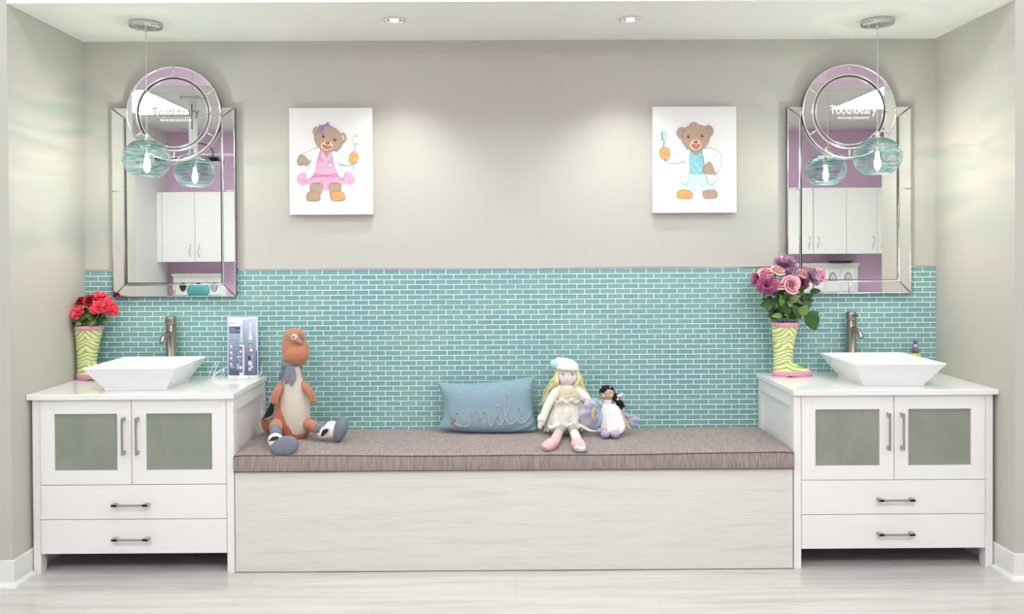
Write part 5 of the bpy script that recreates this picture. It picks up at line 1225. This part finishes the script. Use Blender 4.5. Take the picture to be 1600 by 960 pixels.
base_units(2.6, XR-.001, 'white base cabinets below the purple wall opposite the right vanity', 'white worktop under the wall cabinets of the right mirror')
def dispenser(x0, n, w_, zt, label, cols, dark, dz=.14):
    """framed glove dispenser: arched openings in raised panels"""
    z0 = .9125; t = thing('glove_dispenser', label, 'dispenser', (x0, YB+.1, z0), 'white arched glove dispensers'); y = YB+.11
    MB().box(x0-.03, x0+n*w_+.03, YB+.002, y, z0, zt).build('case', m_melam, t); MB().box(x0-.045, x0+n*w_+.045, YB+.002, y+.025, zt, zt+.03).build('cornice', m_melam, t, bevel=.006)
    for i in range(n):
        a, b = x0+i*w_+.012, x0+(i+1)*w_-.012; p = MB().box(a, b, y, y+.015, z0+.01, zt-.03).build('arched_door', m_melam, t, bevel=.004)
        cx = (a+b)/2; zc = z0+dz; oval = lambda rx, rz, n_=26: [(cx+rx*math.cos(2*PI*k/n_), zc+rz*math.sin(2*PI*k/n_)) for k in range(n_)]
        MB().prism(oval(.045, .09), y+.0152, y+.019).build('opening_rim', m_darkm if not dark[i] else m_gap, p); MB().prism(oval(.037, .08), y+.0192, y+.021).build('opening', cols[i], p)
        MB().ell((cx, y+.02, zc-.02), (.026, .012, .045)).build('glove', m_glove if not dark[i] else cols[i], p)
m_glove = mat('lavender_glove', 'b9b8e0', .6); m_bk = mat('dark_opening', '3c3430', .7); m_lb = mat('pale_opening', 'd7d9e2', .5)
dispenser(-3.86, 3, .182, 1.215, 'white three-door glove dispenser under the left reflected cabinet', [m_bk, m_bk, m_lb], [1, 1, 0])
dispenser(3.42, 4, .182, 1.30, 'white four-door glove dispenser under the right reflected cabinet', [m_lb]*4, [0]*4, .215)
o = MB().lathe([(.001, 0), (.12, 0), (.15, .02), (.15, .026), (.12, .012), (.001, .008)], (3.95, YB+.16, 1.3305), 28, sx=1.0, sy=.45).build('serving_tray', m_dark); tag(o, 'black tray on top of the four-door glove dispenser', 'tray')
# ceiling mounted monitor over the treatment chair
m_arm = mat('light_grey_enamel', 'd9d8d6', .4); m_scr = mat('black_screen', '0d0d0f', .12)
t = thing('ceiling_monitor', 'black flat monitor lying level on a pale ceiling pole', 'monitor', (-2.86, -3.3, RC_Z))
x, y = -2.86, -3.3
MB().box(x-.09, x+.09, y-.09, y+.09, RC_Z-.03, RC_Z-.001).build('ceiling_plate', m_arm, t, bevel=.004); MB().box(x-.032, x+.032, y-.025, y+.025, 2.40, RC_Z-.03).build('pole', m_arm, t, bevel=.004)
MB().box(x-.006, x+.006, y+.0255, y+.027, 2.62, RC_Z-.06).build('pole_slot', m_dark, t)
MB().box(x-.05, x+.42, y-.03, y+.03, 2.372, 2.40).build('arm', m_arm, t, bevel=.008)
MB().box(x-.30, x+.27, y-.17, y+.17, 2.315, 2.350).build('screen_case', m_scr, t, bevel=.008); MB().box(x-.06, x+.06, y-.05, y+.05, 2.350, 2.372).build('bracket', m_arm, t)
MB().tube([(x+.03, y+.03, 2.50), (x+.14, y+.05, 2.47), (x+.19, y+.05, 2.41), (x+.17, y+.06, 2.351)], .005, n=8).build('cable', m_dark, t)
# teal treatment chair
m_teal = mat('teal_upholstery', '5aa6aa', .4)
t = thing('treatment_chair', 'teal reclined treatment chair under the ceiling monitor', 'chair', (-3.22, -3.6, 0))
x, y = -3.22, -3.6
MB().box(x-.28, x+.28, y-.45, y+.45, 0, .06).build('base', m_arm, t, bevel=.02); MB().box(x-.12, x+.12, y-.15, y+.15, .06, .46).build('column', m_arm, t, bevel=.02)
MB().tube([(x, y+.9, .52), (x, y+.4, .50), (x, y, .50), (x, y-.25, .54)], [.20, .25, .28, .27], n=24, flat=.28, upv=(0, 0, 1)).build('seat', m_teal, t)
MB().tube([(x, y-.27, .58), (x, y-.50, .72), (x, y-.70, .90)], [.27, .25, .16], n=24, flat=.24, upv=(0, 0, 1)).build('backrest', m_teal, t)
MB().tube([(x-.05, y-.76, 1.035), (x+.05, y-.76, 1.035)], [.085, .09, .085], n=18, flat=.6).build('headrest', m_teal, t)
for sx_ in (-1, 1):
    MB().tube([(x+sx_*.27, y-.05, .50), (x+sx_*.33, y-.05, .60), (x+sx_*.33, y+.25, .70)], .022, n=10).build('armrest', m_arm, t)
